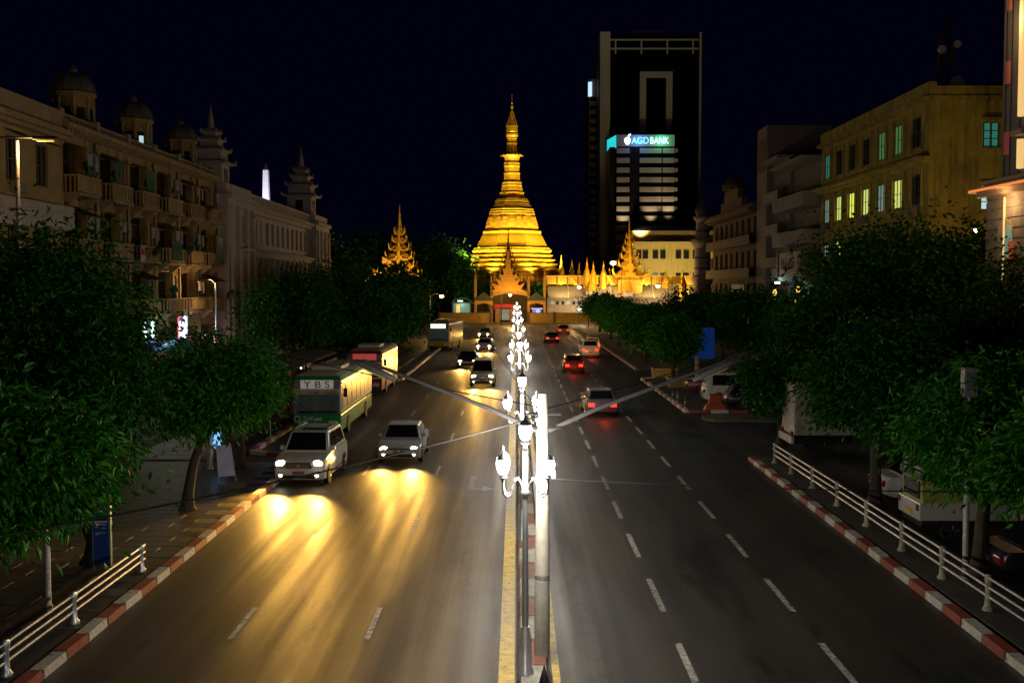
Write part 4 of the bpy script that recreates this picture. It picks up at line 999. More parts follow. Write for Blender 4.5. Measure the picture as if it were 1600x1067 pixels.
# gold shrine on the left, half hidden by trees
p = at(625, 448, 205)
t = thing('tree_hidden_shrine', 'gilded tiered-roof shrine rising from dark trees left of the pagoda', 'shrine', (p.x, 205, 0))
k = 205 / FPX
B().box(-4, 4, -3.5, 3.5, 0, 6).out('base', GOLDD, t)
tiered_spire(t, 0, 0, 6.0, [36 * k * .8, 26 * k, 20 * k, 17 * k, 13 * k, 9 * k, 6.5 * k], [18 * k, 15 * k, 14 * k, 14 * k, 13 * k, 12 * k, 12 * k], GOLDD, GOLD2, 40 * k, .8)
for i, (px, py, s) in enumerate(((592, 432, 8), (606, 412, 7), (578, 440, 6))):
    q = at(px, py, 203)
    B().extr([(q.x - p.x - s * k, q.z), (q.x - p.x + s * k, q.z), (q.x - p.x + s * k * .7, q.z + s * k * .7), (q.x - p.x - s * k * 1.1, q.z + s * k * 1.5)], 1, -3, -2.4).out('gable_end', GOLDD, t)
lamp('POINT', 'shrine_lamp', t, (-2.5, -9, 7), 2400, (1, .66, .18), .3)
lamp('SPOT', 'shrine_flood', t, (3, -10, 5), 7500, (1, .66, .18), .3, aim((3, -10, 5), (0, 0, 14)), 70)
for xx in (-6.3, -.9): B().lathe([(.05, -.3), (.25, -.1), (.25, .1), (.05, .3)], 8, (xx, -4, 7.2)).out('bulb', glow('bulb_white', (1, .9, .7), 5), t, 50)

# entrance pavilion in front of the pagoda
E = 217.0; k = E / FPX; p = at(794, 448, E)
t = thing('entrance_pavilion', 'dark tiered gate pavilion with gilded gables and red canopy before the pagoda', 'pavilion', (p.x, E, 0))


def ex(px): return at(px, 448, E).x - p.x


def ez(py): return at(794, py, E).z


DKG = mat('pavilion_dark', (.10, .07, .03), .7, var=.4)
B().box(ex(742), ex(852), 1, 8, 0, ez(486)).out('hall', mat('pavilion_wall', (.07, .05, .035), .8), t)
for a in (743, 768, 826, 851): B().box(ex(a) - .25, ex(a) + .25, .2, .8, 0, ez(436)).lathe([(.3, 0), (.35, .5), (.1, 1.2), (.02, 2)], 6, (ex(a), .5, ez(436))).out('pillar', GOLDD, t)
for (a, c, y0, y1) in ((742, 770, 470, 456), (824, 852, 470, 456), (770, 824, 455, 446)):
    B().extr([(ex(a), ez(y0)), (ex(c), ez(y0)), (ex(c), ez(y0 - 3)), ((ex(a) + ex(c)) / 2, ez(y1)), (ex(a), ez(y0 - 3))], 1, -.5, 6).out('side_roof', GREENR, t)
    b = B(); nn = 9
    for i in range(nn):
        f0, f1 = i / nn, (i + 1) / nn; g0, g1 = abs(f0 - .5) * 2, abs(f1 - .5) * 2
        b.extr([(ex(a) + (ex(c) - ex(a)) * f0, ez(y0 + 8 - 4 * (1 - g0 ** 2))), (ex(a) + (ex(c) - ex(a)) * f1, ez(y0 + 8 - 4 * (1 - g1 ** 2))), (ex(a) + (ex(c) - ex(a)) * f1, ez(y0)), (ex(a) + (ex(c) - ex(a)) * f0, ez(y0))], 1, -.8, -.55)
    b.out('gilded_fringe', GOLDD, t)
# central flame gable, stepped
b = B()
for i, (hw, y0, y1) in enumerate(((27, 455, 447), (20, 447, 440), (14, 440, 432), (9, 432, 422), (5, 422, 408), (2.6, 408, 395))):
    b.extr([(-hw * k, ez(y0)), (-hw * .75 * k, ez((y0 + y1) / 2 + 1)), (-hw * .98 * k, ez(y1 - 5)), (-hw * .55 * k, ez(y1 - 1)), (0, ez(y1 - 4)), (hw * .55 * k, ez(y1 - 1)), (hw * .98 * k, ez(y1 - 5)), (hw * .75 * k, ez((y0 + y1) / 2 + 1)), (hw * k, ez(y0))], 1, -1.3 - .12 * i, -.9 - .12 * i)
b.out('flame_gable', mat('gable_gold', (.75, .36, .04), .4, .35, var=.4, scale=5, bump=.4), t)
for sx in (-1, 1):
    for q in (13, 21): B().lathe([(.3, 0), (.2, .8), (.28, 1), (.1, 1.8), (.02, 3)], 6, (sx * q * k, -.8, ez(440))).out('pinnacle', GOLD2, t)
tiered_spire(t, 0, 4, ez(452), [20 * k, 14 * k, 11 * k, 8.5 * k, 6 * k, 4.2 * k], [14 * k, 12 * k, 11 * k, 10 * k, 9 * k, 8 * k], DKG, mat('carving_bronze', (.20, .10, .03), .5, .3, var=.5, scale=6), 36 * k, .6)
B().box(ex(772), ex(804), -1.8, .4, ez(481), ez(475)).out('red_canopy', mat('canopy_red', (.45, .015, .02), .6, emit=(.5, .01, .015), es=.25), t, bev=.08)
B().box(ex(774), ex(781), -1.4, -.9, 0, ez(481)).box(ex(797), ex(803), -1.4, -.9, 0, ez(481)).out('gate_post', mat('gate_post', (.4, .2, .1), .7), t)
B().box(ex(782), ex(796), .3, .5, ez(500), ez(483)).out('lit_doorway', glow('doorway_teal', (.2, .35, .33), .3), t)
b = B().box(ex(832), ex(846), .2, .5, ez(497), ez(482)); b.out('kiosk_panel', glow('kiosk_violet', (.25, .25, .5), .35), t)
B().box(ex(838), ex(843), .0, .19, ez(494), ez(484)).out('kiosk_screen', glow('kiosk_blue', (.1, .45, 1), 1.6), t)
B().box(ex(830), ex(848), .0, .19, ez(483), ez(481.5)).out('kiosk_strip', glow('kiosk_strip', (.4, .25, 1), 1.5), t)
lamp('POINT', 'gate_glow', t, (.6, -6, ez(462)), 520, (1, .6, .15), .3)
lamp('POINT', 'gate_glow_low', t, (-3, -6, ez(478)), 70, (1, .7, .35), .3)
lamp('POINT', 'gate_glow_low', t, (4, -6, ez(478)), 70, (1, .6, .3), .3)
# long shop range right of the gate, gold balustrade above grey roofs
S = 219.0; x0 = at(855, 448, S).x; x1 = at(1088, 448, S).x
t = thing('shop_range', 'pale shop range with grey sloping roofs and gilded balustrade on top', 'building', (x0, S, 0))
w = x1 - x0; sz = lambda y: at(900, y, S).z
B().box(0, w, .4, 14, 0, sz(466)).out('wall', mat('shop_white', (.6, .52, .42), .8, streak=.2), t)
B().box(0, w, 3.4, 14, sz(466), sz(447)).out('upper_wall', mat('shop_cream', (.6, .45, .22), .8), t)
nb = 7
for i in range(nb):
    a, c = w * i / nb + .12, w * (i + 1) / nb - .12
    B().slab([(a, -.8, sz(466)), (c, -.8, sz(466)), (c, 3.3, sz(448)), (a, 3.3, sz(448))], .15).out('roof_panel', mat('roof_grey', (.34, .30, .29), .5, var=.2), t)
    B().slab([(c + .02, -.9, sz(467)), (c + .22, -.9, sz(467)), (c + .22, 3.2, sz(447.5)), (c + .02, 3.2, sz(447.5))], .25).out('roof_verge', WHITEW, t)
for i in range(16):
    a = .6 + i * 1.1
    if i % 8 == 7: continue
    f = B().box(a, a + .75, .3, .39, sz(477), sz(469)).out('window', WHITEW, t); B().box(a + .08, a + .67, .24, .299, sz(476), sz(470.5)).out('pane', WGLASS if i % 3 else LITC, f)
for i in range(14):
    a = w * i / 14; 
    B().box(a + .15, a + w / 14 - .15, 3.5, 3.7, sz(444), sz(432)).out('balustrade_panel', GOLD, t)
    b = B().box(a - .1, a + .1, 3.35, 3.85, sz(447), sz(430))
    for j in range(6): b.box(a + .3 + j * .32, a + .38 + j * .32, 3.40, 3.49, sz(443), sz(433))
    b.out('balustrade_post', mat('rail_brown', (.25, .14, .03), .6), t)
B().box(0, w, 3.3, 3.9, sz(431.5), sz(430.5)).out('balustrade_cap', GOLD2, t)
for px in (923, 981.5, 1070):
    xx = at(px, 448, S).x - x0
    B().lathe([(1.35, 0), (1.2, .3), (.8, 1.2), (.3, 2.0), (.08, 2.7), (.02, 3.3)], 8, (xx, .6, sz(455)), .5).out('roof_stupa', GOLD, t)
    B().box(xx - .9, xx + .9, -.3, 1.4, sz(468), sz(455)).out('stupa_base', WHITEW, t)
    for s in (-1, 1): B().slab([(xx + s * 3.2, 3.2, sz(446)), (xx + s * 2.2, 3.2, sz(446)), (xx + s * 3.6, 3.2, sz(433)), (xx + s * 4.0, 3.2, sz(433))], .2).out('gable_flame', GOLD2, t)
lamp('POINT', 'shop_flood', t, (6, -6, 5), 900, (1, .75, .45), .3)
lamp('POINT', 'shop_flood', t, (22, -6, 5), 900, (1, .75, .4), .3)
for xx in (3, 12, 21, 29): lamp('SPOT', 'balustrade_flood', t, (xx, -3.5, sz(452)), 1900, (1, .7, .2), .25, aim((xx, -3.5, sz(452)), (xx, 3.5, sz(434))), 130, .8)
B().box(6.2, 8.4, -.9, -.6, sz(484.5), sz(482)).out('tube_lamp', glow('tube_mint', (.7, 1, .9)), t)
# low yellow wall along the ring road
t = thing('low_wall', 'low yellow ochre wall along the ring road below the pagoda', 'wall', (-15, 213, 0))
OCH = mat('wall_ochre', (.42, .26, .05), .8, var=.25, scale=1, streak=.3)
B().box(0, 10.2, 0, .5, .15, 2.0).box(17.5, 32, 0, .5, .15, 2.0).out('panel', OCH, t)
B().box(-.1, 10.3, -.06, .56, 2.0, 2.12).box(17.4, 32.1, -.06, .56, 2.0, 2.12).out('coping', mat('coping_grey', (.2, .15, .08), .8), t)
for x in (0, 10.0, 17.4, 22.5): B().box(x - .2, x + .3, -.1, .6, 0, 2.3).out('pier', mat('pier_dark', (.12, .08, .05), .8), t)
struct(B().box(-60, 60, 211, 216.5, .0, .15).out('ring_pavement', mat('ring_paving', (.16, .11, .07), .7, var=.3)))
t = thing('market_stall', 'teal-lit market stall with arched roof left of the gate', 'stall', (at(720, 490, 216).x, 216, 0))
B().box(-1.8, 2.0, .3, 3, 0, 4.2).out('booth', mat('stall_dark', (.05, .07, .06), .7), t)
B().box(-1.5, 1.8, .2, .29, 1.9, 3.9).out('lit_front', glow('stall_teal', (.08, .3, .22), .3), t)
B().box(-.9, -.2, .1, .19, 2.0, 3.6).out('lit_panel', glow('stall_amber', (1, .5, .05), .9), t)
B().tube([(-1.9, -.3, 3.9), (-1.2, -.3, 4.7), (.2, -.3, 5.0), (1.6, -.3, 4.7), (2.6, -.3, 3.8)], .1, 6).out('roof_arch', mat('arch_green', (.10, .16, .08), .6), t)
B().box(-.6, .4, .0, .1, 4.3, 4.45).out('tube_lamp', glow('tube_mint', (.7, 1, .9)), t)
lamp('POINT', 'stall_light', t, (.2, -1.2, 3.6), 60, (.7, 1, .9), .2)
# ------------------------------------------------------------ trees
LEAF_A = leafmat('leaf_mango', (.03, .20, .006))
LEAF_B = leafmat('leaf_dark', (.017, .125, .006))


def tree(label, loc, trunk_h, cen, rad, nclump, nleaf, leaf, seed, m=LEAF_A, tr=.16, group='street trees'):
    """loc = foot; cen = crown centre relative to the foot; rad = crown half-sizes"""
    r = random.Random(seed); t = thing('street_tree', label, 'tree', loc, 0, group)
    cl = []
    while len(cl) < nclump:
        v = Vector((r.gauss(0, 1), r.gauss(0, 1), r.gauss(0, 1))); v.normalize(); q = .84 * r.uniform(.2, 1.0) ** .5
        v = Vector((v.x * rad[0] * q, v.y * rad[1] * q, v.z * rad[2] * q))
        if v.z < -rad[2] * .8: continue
        cl.append((Vector(cen) + v, r.uniform(.45, 1.4)))
    top = Vector((cen[0] * .5, cen[1] * .5, trunk_h)); b = B()
    b.tube([(0, 0, -.05), (0, 0, .15), (.03, .02, .6), (cen[0] * .2, cen[1] * .2, trunk_h * .6), top], [tr * 2.0, tr * 1.35, tr, tr * .85, tr * .7], 10)
    b.out('trunk', BARK, t, 50)
    lb = B()
    for (c, s) in cl[:max(8, nclump // 7)]:
        mid = top + (c - top) * .5 + Vector((0, 0, .25)); lb.tube([top - Vector((0, 0, .1)), mid, c], [tr * .5, tr * .3, tr * .08], 5)
    lb.out('limb', BARK, t, 50)
    V = []; Fc = []; per = max(1, nleaf // nclump); cs = (rad[0] * rad[1] * rad[2]) ** (1 / 3) * .19
    ce = Vector(cen)
    for (c, s) in cl:
        for _ in range(per):
            o = Vector((r.gauss(0, 1) * cs * s, r.gauss(0, 1) * cs * s, r.gauss(0, .75) * cs * s)); p = c + o
            d = (p - ce); d.z *= .5; d = d.normalized() * .7 + Vector((r.gauss(0, .55), r.gauss(0, .55), r.gauss(-.55, .4))); d.normalize()
            w = d.cross(Vector((r.gauss(0, 1), r.gauss(0, 1), r.gauss(0, 1)))).normalized()
            l = leaf[0] * r.uniform(.65, 1.25); hw = leaf[1] * r.uniform(.8, 1.4); n = len(V); up = w.cross(d) * l * .1
            mid = p + d * l * .45 + up
            V += [p, mid + w * hw, p + d * l - up, mid - w * hw]
            Fc.append((n, n + 1, n + 2, n + 3))
    me = bpy.data.meshes.new('crown'); me.from_pydata(V, [], Fc); me.materials.append(m)
    put(me, 'crown', t)
    return t


def ft(px, py): p = gnd(px, py); return (p.x, p.y, .1)


# left footway
tree('leafy street tree hanging over the railing end beside the thin pole', (-10.7, 17.3, .1), 2.6, (2.1, .4, 4.1), (2.0, 1.8, 1.3), 70, 15000, (.24, .034), 1, LEAF_A)
tree('big dark broad-crowned street tree behind the blue bus sign', (-10.85, 27.6, .1), 2.6, (-2.0, .6, 5.4), (3.9, 3.3, 3.8), 190, 42000, (.24, .036), 2, LEAF_B, .2)
tree('rounded street tree with flared trunk on the slab footway', (-10.45, 34.3, .1), 2.2, (.75, .4, 3.85), (2.2, 2.0, 1.75), 90, 18000, (.23, .036), 3, LEAF_A, .17)
tree('small slim street tree behind the folding sign board', (-10.7, 42.0, .1), 2.3, (.1, 0, 3.6), (1.6, 1.5, 1.3), 40, 8000, (.24, .045), 4, LEAF_B, .15)
for i, (x, y, h, rx, rz, l) in enumerate(((-17.6, 86, 5.0, 4.6, 3.7, 'wide dark tree before the pale civic hall'), (-14.8, 94, 4.8, 4.6, 3.5, 'dark spreading tree behind the bus shelter'), (-13.0, 91, 4.4, 3.6, 3.2, 'bushy tree beside the magenta bus, its road side lit'), (-13.5, 104, 5.2, 4.6, 3.6, 'dark tree rising behind the magenta bus'), (-13.2, 113, 4.2, 3.4, 3.0, 'lit green tree by the kerb before the yellow bus'), (-14.0, 134, 4.4, 3.4, 3.2, 'round green tree beside the yellow bus'), (-22, 118, 6.0, 6.0, 4.4, 'tall dark tree at the far end of the civic hall'))):
    tree(l, (x, y, .1), h * .55, (0, 0, h), (rx, rx * .95, rz), 70, 9000, (.36, .09), 20 + i, LEAF_B, .22, 'trees along the bus bay')
for i, (x, y, h, rx, rz) in enumerate(((-30, 168, 8, 8, 7), (-40, 196, 9, 9, 8), (-20, 186, 6.5, 6, 5.5), (-16, 228, 11, 7, 8), (-27, 232, 11, 8, 9), (-40, 240, 12, 10, 9), (-11.5, 222, 8, 3.2, 6), (-52, 220, 12, 10, 9))):
    tree(['huge dark tree hiding the shrine foot', 'broad dark tree beyond the civic hall', 'low dark tree in front of the left shrine', 'dark tree against the pagoda flank', 'tall black tree between the shrine and the pagoda', 'massive dark tree behind the left shrine', 'thin dark tree beside the gate pavilion', 'far dark tree behind the civic hall tower'][i], (x, y, 0), h * .5, (0, 0, h), (rx, rx * .9, rz), 60, 6500, (.6, .2), 40 + i, LEAF_B, .35, 'dark trees round the pagoda')
for x_, l_ in ((-6.3, 'dark shrub tree left of the gate pavilion gable'), (4.4, 'dark shrub tree right of the gate pavilion gable')): tree(l_, (x_, 221, 0), 3, (0, 0, 6.2), (1.5, 1.2, 1.9), 30, 3000, (.5, .16), 55, LEAF_B, .15, 'dark trees round the pagoda')
# right side
for i, (x, y, h, rx, rz, l) in enumerate(((11.6, 80, 3.2, 1.7, 1.7, 'round lit street tree by the ochre planters'), (11.9, 100, 3.7, 2.6, 2.3, 'bushy street tree between the planters and the white saloon'), (12.4, 114, 3.3, 2.3, 1.9, 'dense street tree beside the white saloon'), (12.3, 130, 3.8, 2.7, 2.3, 'round street tree past the white saloon'), (12.9, 147, 3.6, 2.5, 2.1, 'green street tree before the shop range'), (13.2, 171, 4, 3.0, 2.5, 'last street tree before the ring road'), (18.0, 84, 4.4, 3.3, 2.7, 'dark tree over the blue board'), (19.8, 104, 4.2, 4.4, 2.6, 'dark tree in front of the minaret'), (19.5, 72, 4.3, 3.4, 2.7, 'dark tree behind the silver minivan'), (21, 128, 4.2, 4.4, 2.6, 'dark tree before the dark colonial house'))):
    tree(l, (x, y, .1), h * .5, (0, 0, h), (rx, rx, rz), 70, 10000, (.32, .09), 60 + i, LEAF_A if i < 6 else LEAF_B, .18, 'trees along the parking side')
tree('street tree with drooping crown on the traffic island', (11.9, 48.6, .1), 1.9, (-.2, 0, 2.95), (1.9, 1.9, 1.45), 60, 12000, (.26, .045), 80, LEAF_B, .17)
tree('thick drooping tree over the box truck and pale saloon', (11.6, 34.9, .1), 2.5, (.2, .6, 4.0), (2.6, 2.3, 2.1), 100, 22000, (.25, .038), 81, LEAF_B, .19)
tree('drooping tree with bright green lower leaves over the pickup', (11.45, 26.6, .1), 2.2, (.3, .1, 3.7), (2.1, 1.9, 1.7), 80, 18000, (.25, .036), 82, LEAF_A, .19)
tree('near drooping tree above the black saloon, leaves brightly lit', (12.6, 20.6, .1), 2.4, (-2.0, .2, 3.75), (1.7, 1.5, 1.15), 60, 12000, (.24, .034), 83, LEAF_A, .18)
tree('enormous dark rounded tree in front of the yellow block', (21.5, 60, .1), 4, (.2, 0, 6.2), (6.8, 5.2, 4.6), 230, 36000, (.32, .08), 84, LEAF_B, .3)
tree('dark tree spreading below the corner tower', (26.2, 52, .1), 3.6, (0, 0, 5.4), (4.6, 4.2, 3.8), 140, 22000, (.32, .08), 85, LEAF_B, .28)
tree('dark low-hanging tree beyond the box truck', (16.6, 55.5, .1), 2.6, (.4, 0, 4.6), (3.6, 3.2, 2.7), 100, 18000, (.3, .07), 86, LEAF_B, .2)
tree('dark tree behind the pickup and pale saloon', (18.6, 42, .1), 3, (0, 0, 4.5), (3.6, 3.2, 2.3), 110, 18000, (.28, .06), 87, LEAF_B, .22)

# ------------------------------------------------------------ vehicles
CT = {'sedan': (4.4, 1.76, .92, 1.42, -1.05, 1.65, -.35, 1.0), 'hatch': (3.9, 1.68, .92, 1.5, -1.1, 1.85, -.4, 1.45),
      'suv': (4.6, 1.86, 1.1, 1.78, -1.1, 2.15, -.45, 1.9), 'van': (4.6, 1.75, 1.05, 1.9, -1.75, 2.2, -1.15, 2.1)}
HEADM = glow('headlight_lens', (1, .86, .5), 26); TAILM = glow('tail_light_lens', (1, .02, .008), 3.0)
HEADOFF = mat('headlight_off', (.45, .45, .45), .15); TAILOFF = mat('tail_light_off', (.25, .012, .012), .2)
PLATE = mat('number_plate', (.35, .05, .03), .5); PLATEY = mat('number_plate_yellow', (.6, .4, .05), .5)


def paint(n, c): return mat('carpaint_' + n, c, .28, .1, .02, .8)


TY = {}


def wheel(par, x, y, r, wd=.2, heavy=False):
    k = (round(r, 3), wd)
    if k not in TY:
        ty = B().lathe([(r * .62, -wd / 2), (r * .93, -wd / 2), (r, -wd * .3), (r, wd * .3), (r * .93, wd / 2), (r * .62, wd / 2)], 20).mesh('tyre', BLACK, 40)
        rm = B().lathe([(.02, -.02), (r * .2, -.02), (r * .25, -.05), (r * .62, -.04), (r * .64, .0), (r * .6, .03)], 16)
        for q in range(5): a = 2 * pi * q / 5; rm.bar((.05 * math.cos(a), .05 * math.sin(a), wd * .36), (r * .6 * math.cos(a), r * .6 * math.sin(a), wd * .4), .035, n=5)
        rm.lathe([(r * .56, wd * .3), (r * .63, wd * .45), (r * .63, wd * .5), (r * .56, wd * .46)], 16)
        TY[k] = (ty, rm.mesh('rim', CHROME, 40))
    a, b = TY[k]
    o = put(a, 'wheel', par, (x, y, r), (0, R(90 if x > 0 else -90), 0)); put(b, 'rim', o)
    return o


def car(label, loc, rz, pm, typ='sedan', lights='', cat='car', group=None, name='car', beam=1.0, plate=PLATE):
    L, Wd, belt, roof, yb0, yb1, yt0, yt1 = CT[typ]; t = thing(name, label, cat, loc, rz, group); h = L / 2; w = Wd / 2
    hood = belt - (.1 if typ in ('sedan', 'hatch') else .06)
    pr = [(-h + .1, .24), (-h, .36), (-h - .02, .55), (-h + .06, hood - .16), (-h + .28, hood - .06), (yb0 - .1, hood + .02), (yb0 + .2, belt), (yb1 - .1, belt), (h - .12, belt - (.02 if typ == 'sedan' else 0)), (h, belt - .18), (h + .02, .5), (h - .06, .3), (h - .25, .22)]
    b = B(); secs = [(-w, .90, .97), (-w + .05, .965, .99), (-w + .2, 1, 1), (w - .2, 1, 1), (w - .05, .965, .99), (w, .90, .97)]; n = len(pr); vs = []
    for (x, s, sz) in secs: vs += [(x, y * (s if abs(y) > h * .8 else 1 - (1 - s) * .3), .22 + (z - .22) * sz + (1 - s) * .3) for (y, z) in pr]
    fs = [tuple(range(n)), tuple(range(5 * n, 6 * n))]
    for i in range(5): fs += [(i * n + k, i * n + (k + 1) % n, (i + 1) * n + (k + 1) % n, (i + 1) * n + k) for k in range(n)]
    b.add(vs, fs).out('body', pm, t, 35)
    wb, wt = w - .07, w - .24; z0 = belt - .03
    P = lambda x, y, z: Vector((x, y, z))
    b = B().frust((-wb, wb, yb0, yb1), (-wt, wt, yt0, yt1), z0, roof); cb = b.out('cabin', pm, t, 0, .045, 3)
    fr = [P(-wb, yb0, z0), P(wb, yb0, z0), P(wt, yt0, roof), P(-wt, yt0, roof)]
    B().slab(pane(fr, .06, .94, .1, .92), .012).out('windscreen', GLASS, t)
    bk = [P(wb, yb1, z0), P(-wb, yb1, z0), P(-wt, yt1, roof), P(wt, yt1, roof)]
    B().slab(pane(bk, .08, .92, .25 if typ != 'sedan' else .12, .88), .012).out('rear_window', GLASS, t)
    for sd in (-1, 1):
        q = [P(sd * wb, yb1, z0), P(sd * wb, yb0, z0), P(sd * wt, yt0, roof), P(sd * wt, yt1, roof)]
        if sd > 0: q = [q[1], q[0], q[3], q[2]]
        for (u0, u1) in ((.1, .48), (.52, .92)): B().slab(pane(q, u0, u1, .14, .86), .012).out('side_window', GLASS, t)
        B().box(sd * (w + .02) - .09, sd * (w + .02) + .09, yb0 + .25, yb0 + .4, belt + .02, belt + .18).out('mirror', pm, t, bev=.03)
        b = B().lathe([(.35, -.01), (.35, .01)], 16); 
        for yy in (-h + .82, h - .85):
            put(ARCH, 'wheel_arch', t, (sd * (w - .005), yy, .36), (0, R(90), 0)); wheel(t, sd * (w - .06), yy, .31)
        hx = sd * (w - .27)
        B().lathe([(.03, -.05), (.15, -.03), (.16, .02), (.1, .06)], 12, sx=1.15, sy=.75).out('headlight', HEADM if 'h' in lights else HEADOFF, t, 50, loc=(hx, -h * .965 + .02, hood - .22)).rotation_euler = (R(80), 0, 0)
        B().box(hx - .17, hx + .17, h - .12, h + .05, belt - .34, belt - .14).out('tail_light', TAILM if 't' in lights else TAILOFF, t, bev=.03)
        if 'h' in lights: B().lathe([(.02, -.03), (.07, 0), (.02, .04)], 10).out('fog_light', HEADM, t, 50, loc=(hx, -h + .0, .42)).rotation_euler = (R(90), 0, 0)
    for sd in (-1, 1):
        for yy in (-h * .42, h * .02, h * .46): B().box(sd * (w - .012), sd * (w + .004), yy - .008, yy + .008, .4, belt - .03).out('door_seam', BLACK, t)
        for yy in (-.12, h * .36): B().box(sd * (w - .01), sd * (w + .03), yy - .1, yy + .08, belt - .2, belt - .165).out('door_handle', CHROME, t)
        B().box(sd * (w - .012), sd * (w + .012), -h * .45, h * .45, .34, .40).out('sill_trim', DARKM, t)
    gr = B().box(-.48, .48, -h - .04, -h + .06, hood - .38, hood - .17).out('grille', DARKM, t, bev=.03)
    for k in range(3): B().box(-.44, .44, -h - .055, -h - .03, hood - .34 + k * .055, hood - .325 + k * .055).out('grille_bar', CHROME, gr)
    B().lathe([(.055, 0), (.05, .02), (.01, .025)], 12).out('badge', CHROME, gr, 40, loc=(0, -h - .055, hood - .27)).rotation_euler = FACING
    B().bar((-.5, yb0 + .06, belt + .04), (.15, yb0 + .2, belt + .12), .012, n=5).out('wiper', BLACK, t); B().bar((.1, yb0 + .06, belt + .04), (.6, yb0 + .2, belt + .12), .012, n=5).out('wiper', BLACK, t)
    B().box(-w + .08, w - .08, -h - .045, -h + .02, .43, .60).out('bumper', pm, t, bev=.03)
    B().box(-.6, .6, -h - .03, -h + .05, .30, .42).out('lower_grille', BLACK, t, bev=.02)
    B().box(-.22, .22, -h - .07, -h - .048, .46, .57).out('number_plate', plate, t); B().box(-.22, .22, h + .02, h + .04, .55, .67).out('number_plate', mat('number_plate_black', (.03, .03, .03), .5), t)
    if 'h' in lights and beam:
        for sd in (-1, 1):
            p = (sd * (w - .27), -h - .12, hood - .2)
            lamp('SPOT', 'headlight_beam', t, p, 1350 * beam, (1, .52, .09), .1, aim(p, (p[0], p[1] - 12, -.2)), 58, .9)
    if 't' in lights: lamp('POINT', 'tail_glow', t, (0, h + .8, .6), 16 * max(beam, .4), (1, .05, .02), .3)
    if typ == 'suv':
        for sd in (-1, 1): B().bar((sd * wt * .9, yt0 + .2, roof + .05), (sd * wt * .9, yt1 - .1, roof + .05), .025).out('roof_rail', DARKM, t)
        B().box(-.4, .4, yt0 + .35, yt0 + .95, roof - .01, roof + .012).out('sunroof', GLASS, t)
    return t


ARCH = B().lathe([(.37, -.012), (.37, .012)], 18).mesh('wheel_arch', BLACK)
WHITEP = paint('white', (.62, .60, .55)); SILVER = paint('silver', (.42, .42, .43)); BLACKP = paint('black', (.012, .012, .014)); DKBLUE = paint('dark_blue', (.02, .03, .07)); REDP = paint('red', (.2, .02, .02)); GREYP = paint('grey', (.13, .13, .135)); GOLDP = paint('champagne', (.4, .33, .22))
car('cream white SUV with lit headlights pulling past the green bus', (-7.75, 41.2, 0), R(-2), WHITEP, 'suv', 'h', beam=1.6)
car('white saloon with tail lights on beside the verge kerb', (8.6, 123, 0), pi, WHITEP, 'hatch', 't')
car('silver minivan parked nose-in behind the orange barrier', (13.9, 67.5, 0), R(90), mat('paint_pearl', (.6, .58, .54), .3), 'van')
car('black hatchback parked beside the silver minivan', (14.2, 63.6, 0), R(90), BLACKP, 'hatch')
car('dark red saloon parked behind the ochre planter', (13.6, 72.6, 0), R(88), REDP, 'sedan')
car('white hatchback parked under the far street trees', (15.6, 118, 0), R(90), WHITEP, 'hatch')
car('pale saloon parked behind the drooping tree', (14.4, 36.6, 0), R(90), mat('paint_pale', (.55, .52, .5), .3), 'sedan')
car('glossy black saloon parked at the railing beside the pickup', (13.75, 26.4, 0), R(90), BLACKP, 'sedan', '')
for i, (x, y, pm, ty, l, rz, li) in enumerate(((-19.2, 78, SILVER, 'sedan', 'silver saloon on the service road behind the bus shelter', 180, 't'), (-20.3, 86.5, GREYP, 'van', 'grey van queuing on the service road', 180, ''), (-18.6, 93, WHITEP, 'sedan', 'white saloon with headlights facing out on the service road', 0, 'h'), (-22.3, 80, DKBLUE, 'suv', 'dark blue SUV parked along the civic hall', 180, ''), (-19.9, 100, GOLDP, 'hatch', 'champagne hatchback with red lights on the service road', 180, 't'), (-22.5, 73.5, WHITEP, 'van', 'white van parked below the lit shop sign', 180, ''))):
    car(l, (x, y, 0), R(rz), pm, ty, li, beam=.15)
# traffic on the carriageways, standing in its lanes
ON = [(-4.75, 46, SILVER, 'sedan', 'silver saloon with headlights on beside the cream SUV', 0), (-2.4, 80, GOLDP, 'van', 'champagne van with headlights on in the middle lane', 0), (-4.3, 98, DKBLUE, 'sedan', 'dark blue saloon with headlights on by the median lamps', 0), (-3.4, 122, WHITEP, 'sedan', 'white saloon with headlights on level with the yellow bus', -4), (-4.2, 152, GREYP, 'hatch', 'grey hatchback with headlights on coming off the ring road', -8)]
for (x, y, pm, ty, l, rz) in ON: car(l, (x, y, 0), R(rz), pm, ty, 'h', group=None)
OFF_ = [(4.75, 62, GREYP, 'sedan', 'grey saloon with red tail lights in the middle outbound lane'), (4.8, 92, REDP, 'hatch', 'red hatchback with tail lights on in the outbound lanes'), (7.5, 112, SILVER, 'suv', 'silver SUV with tail lights on near the planters'), (4.6, 140, BLACKP, 'sedan', 'black saloon with tail lights on nearing the ring road'), (7.2, 166, GREYP, 'sedan', 'grey saloon with tail lights on turning at the ring road')]
for (x, y, pm, ty, l) in OFF_: car(l, (x, y, 0), pi + R(1), pm, ty, 'th', beam=.8)


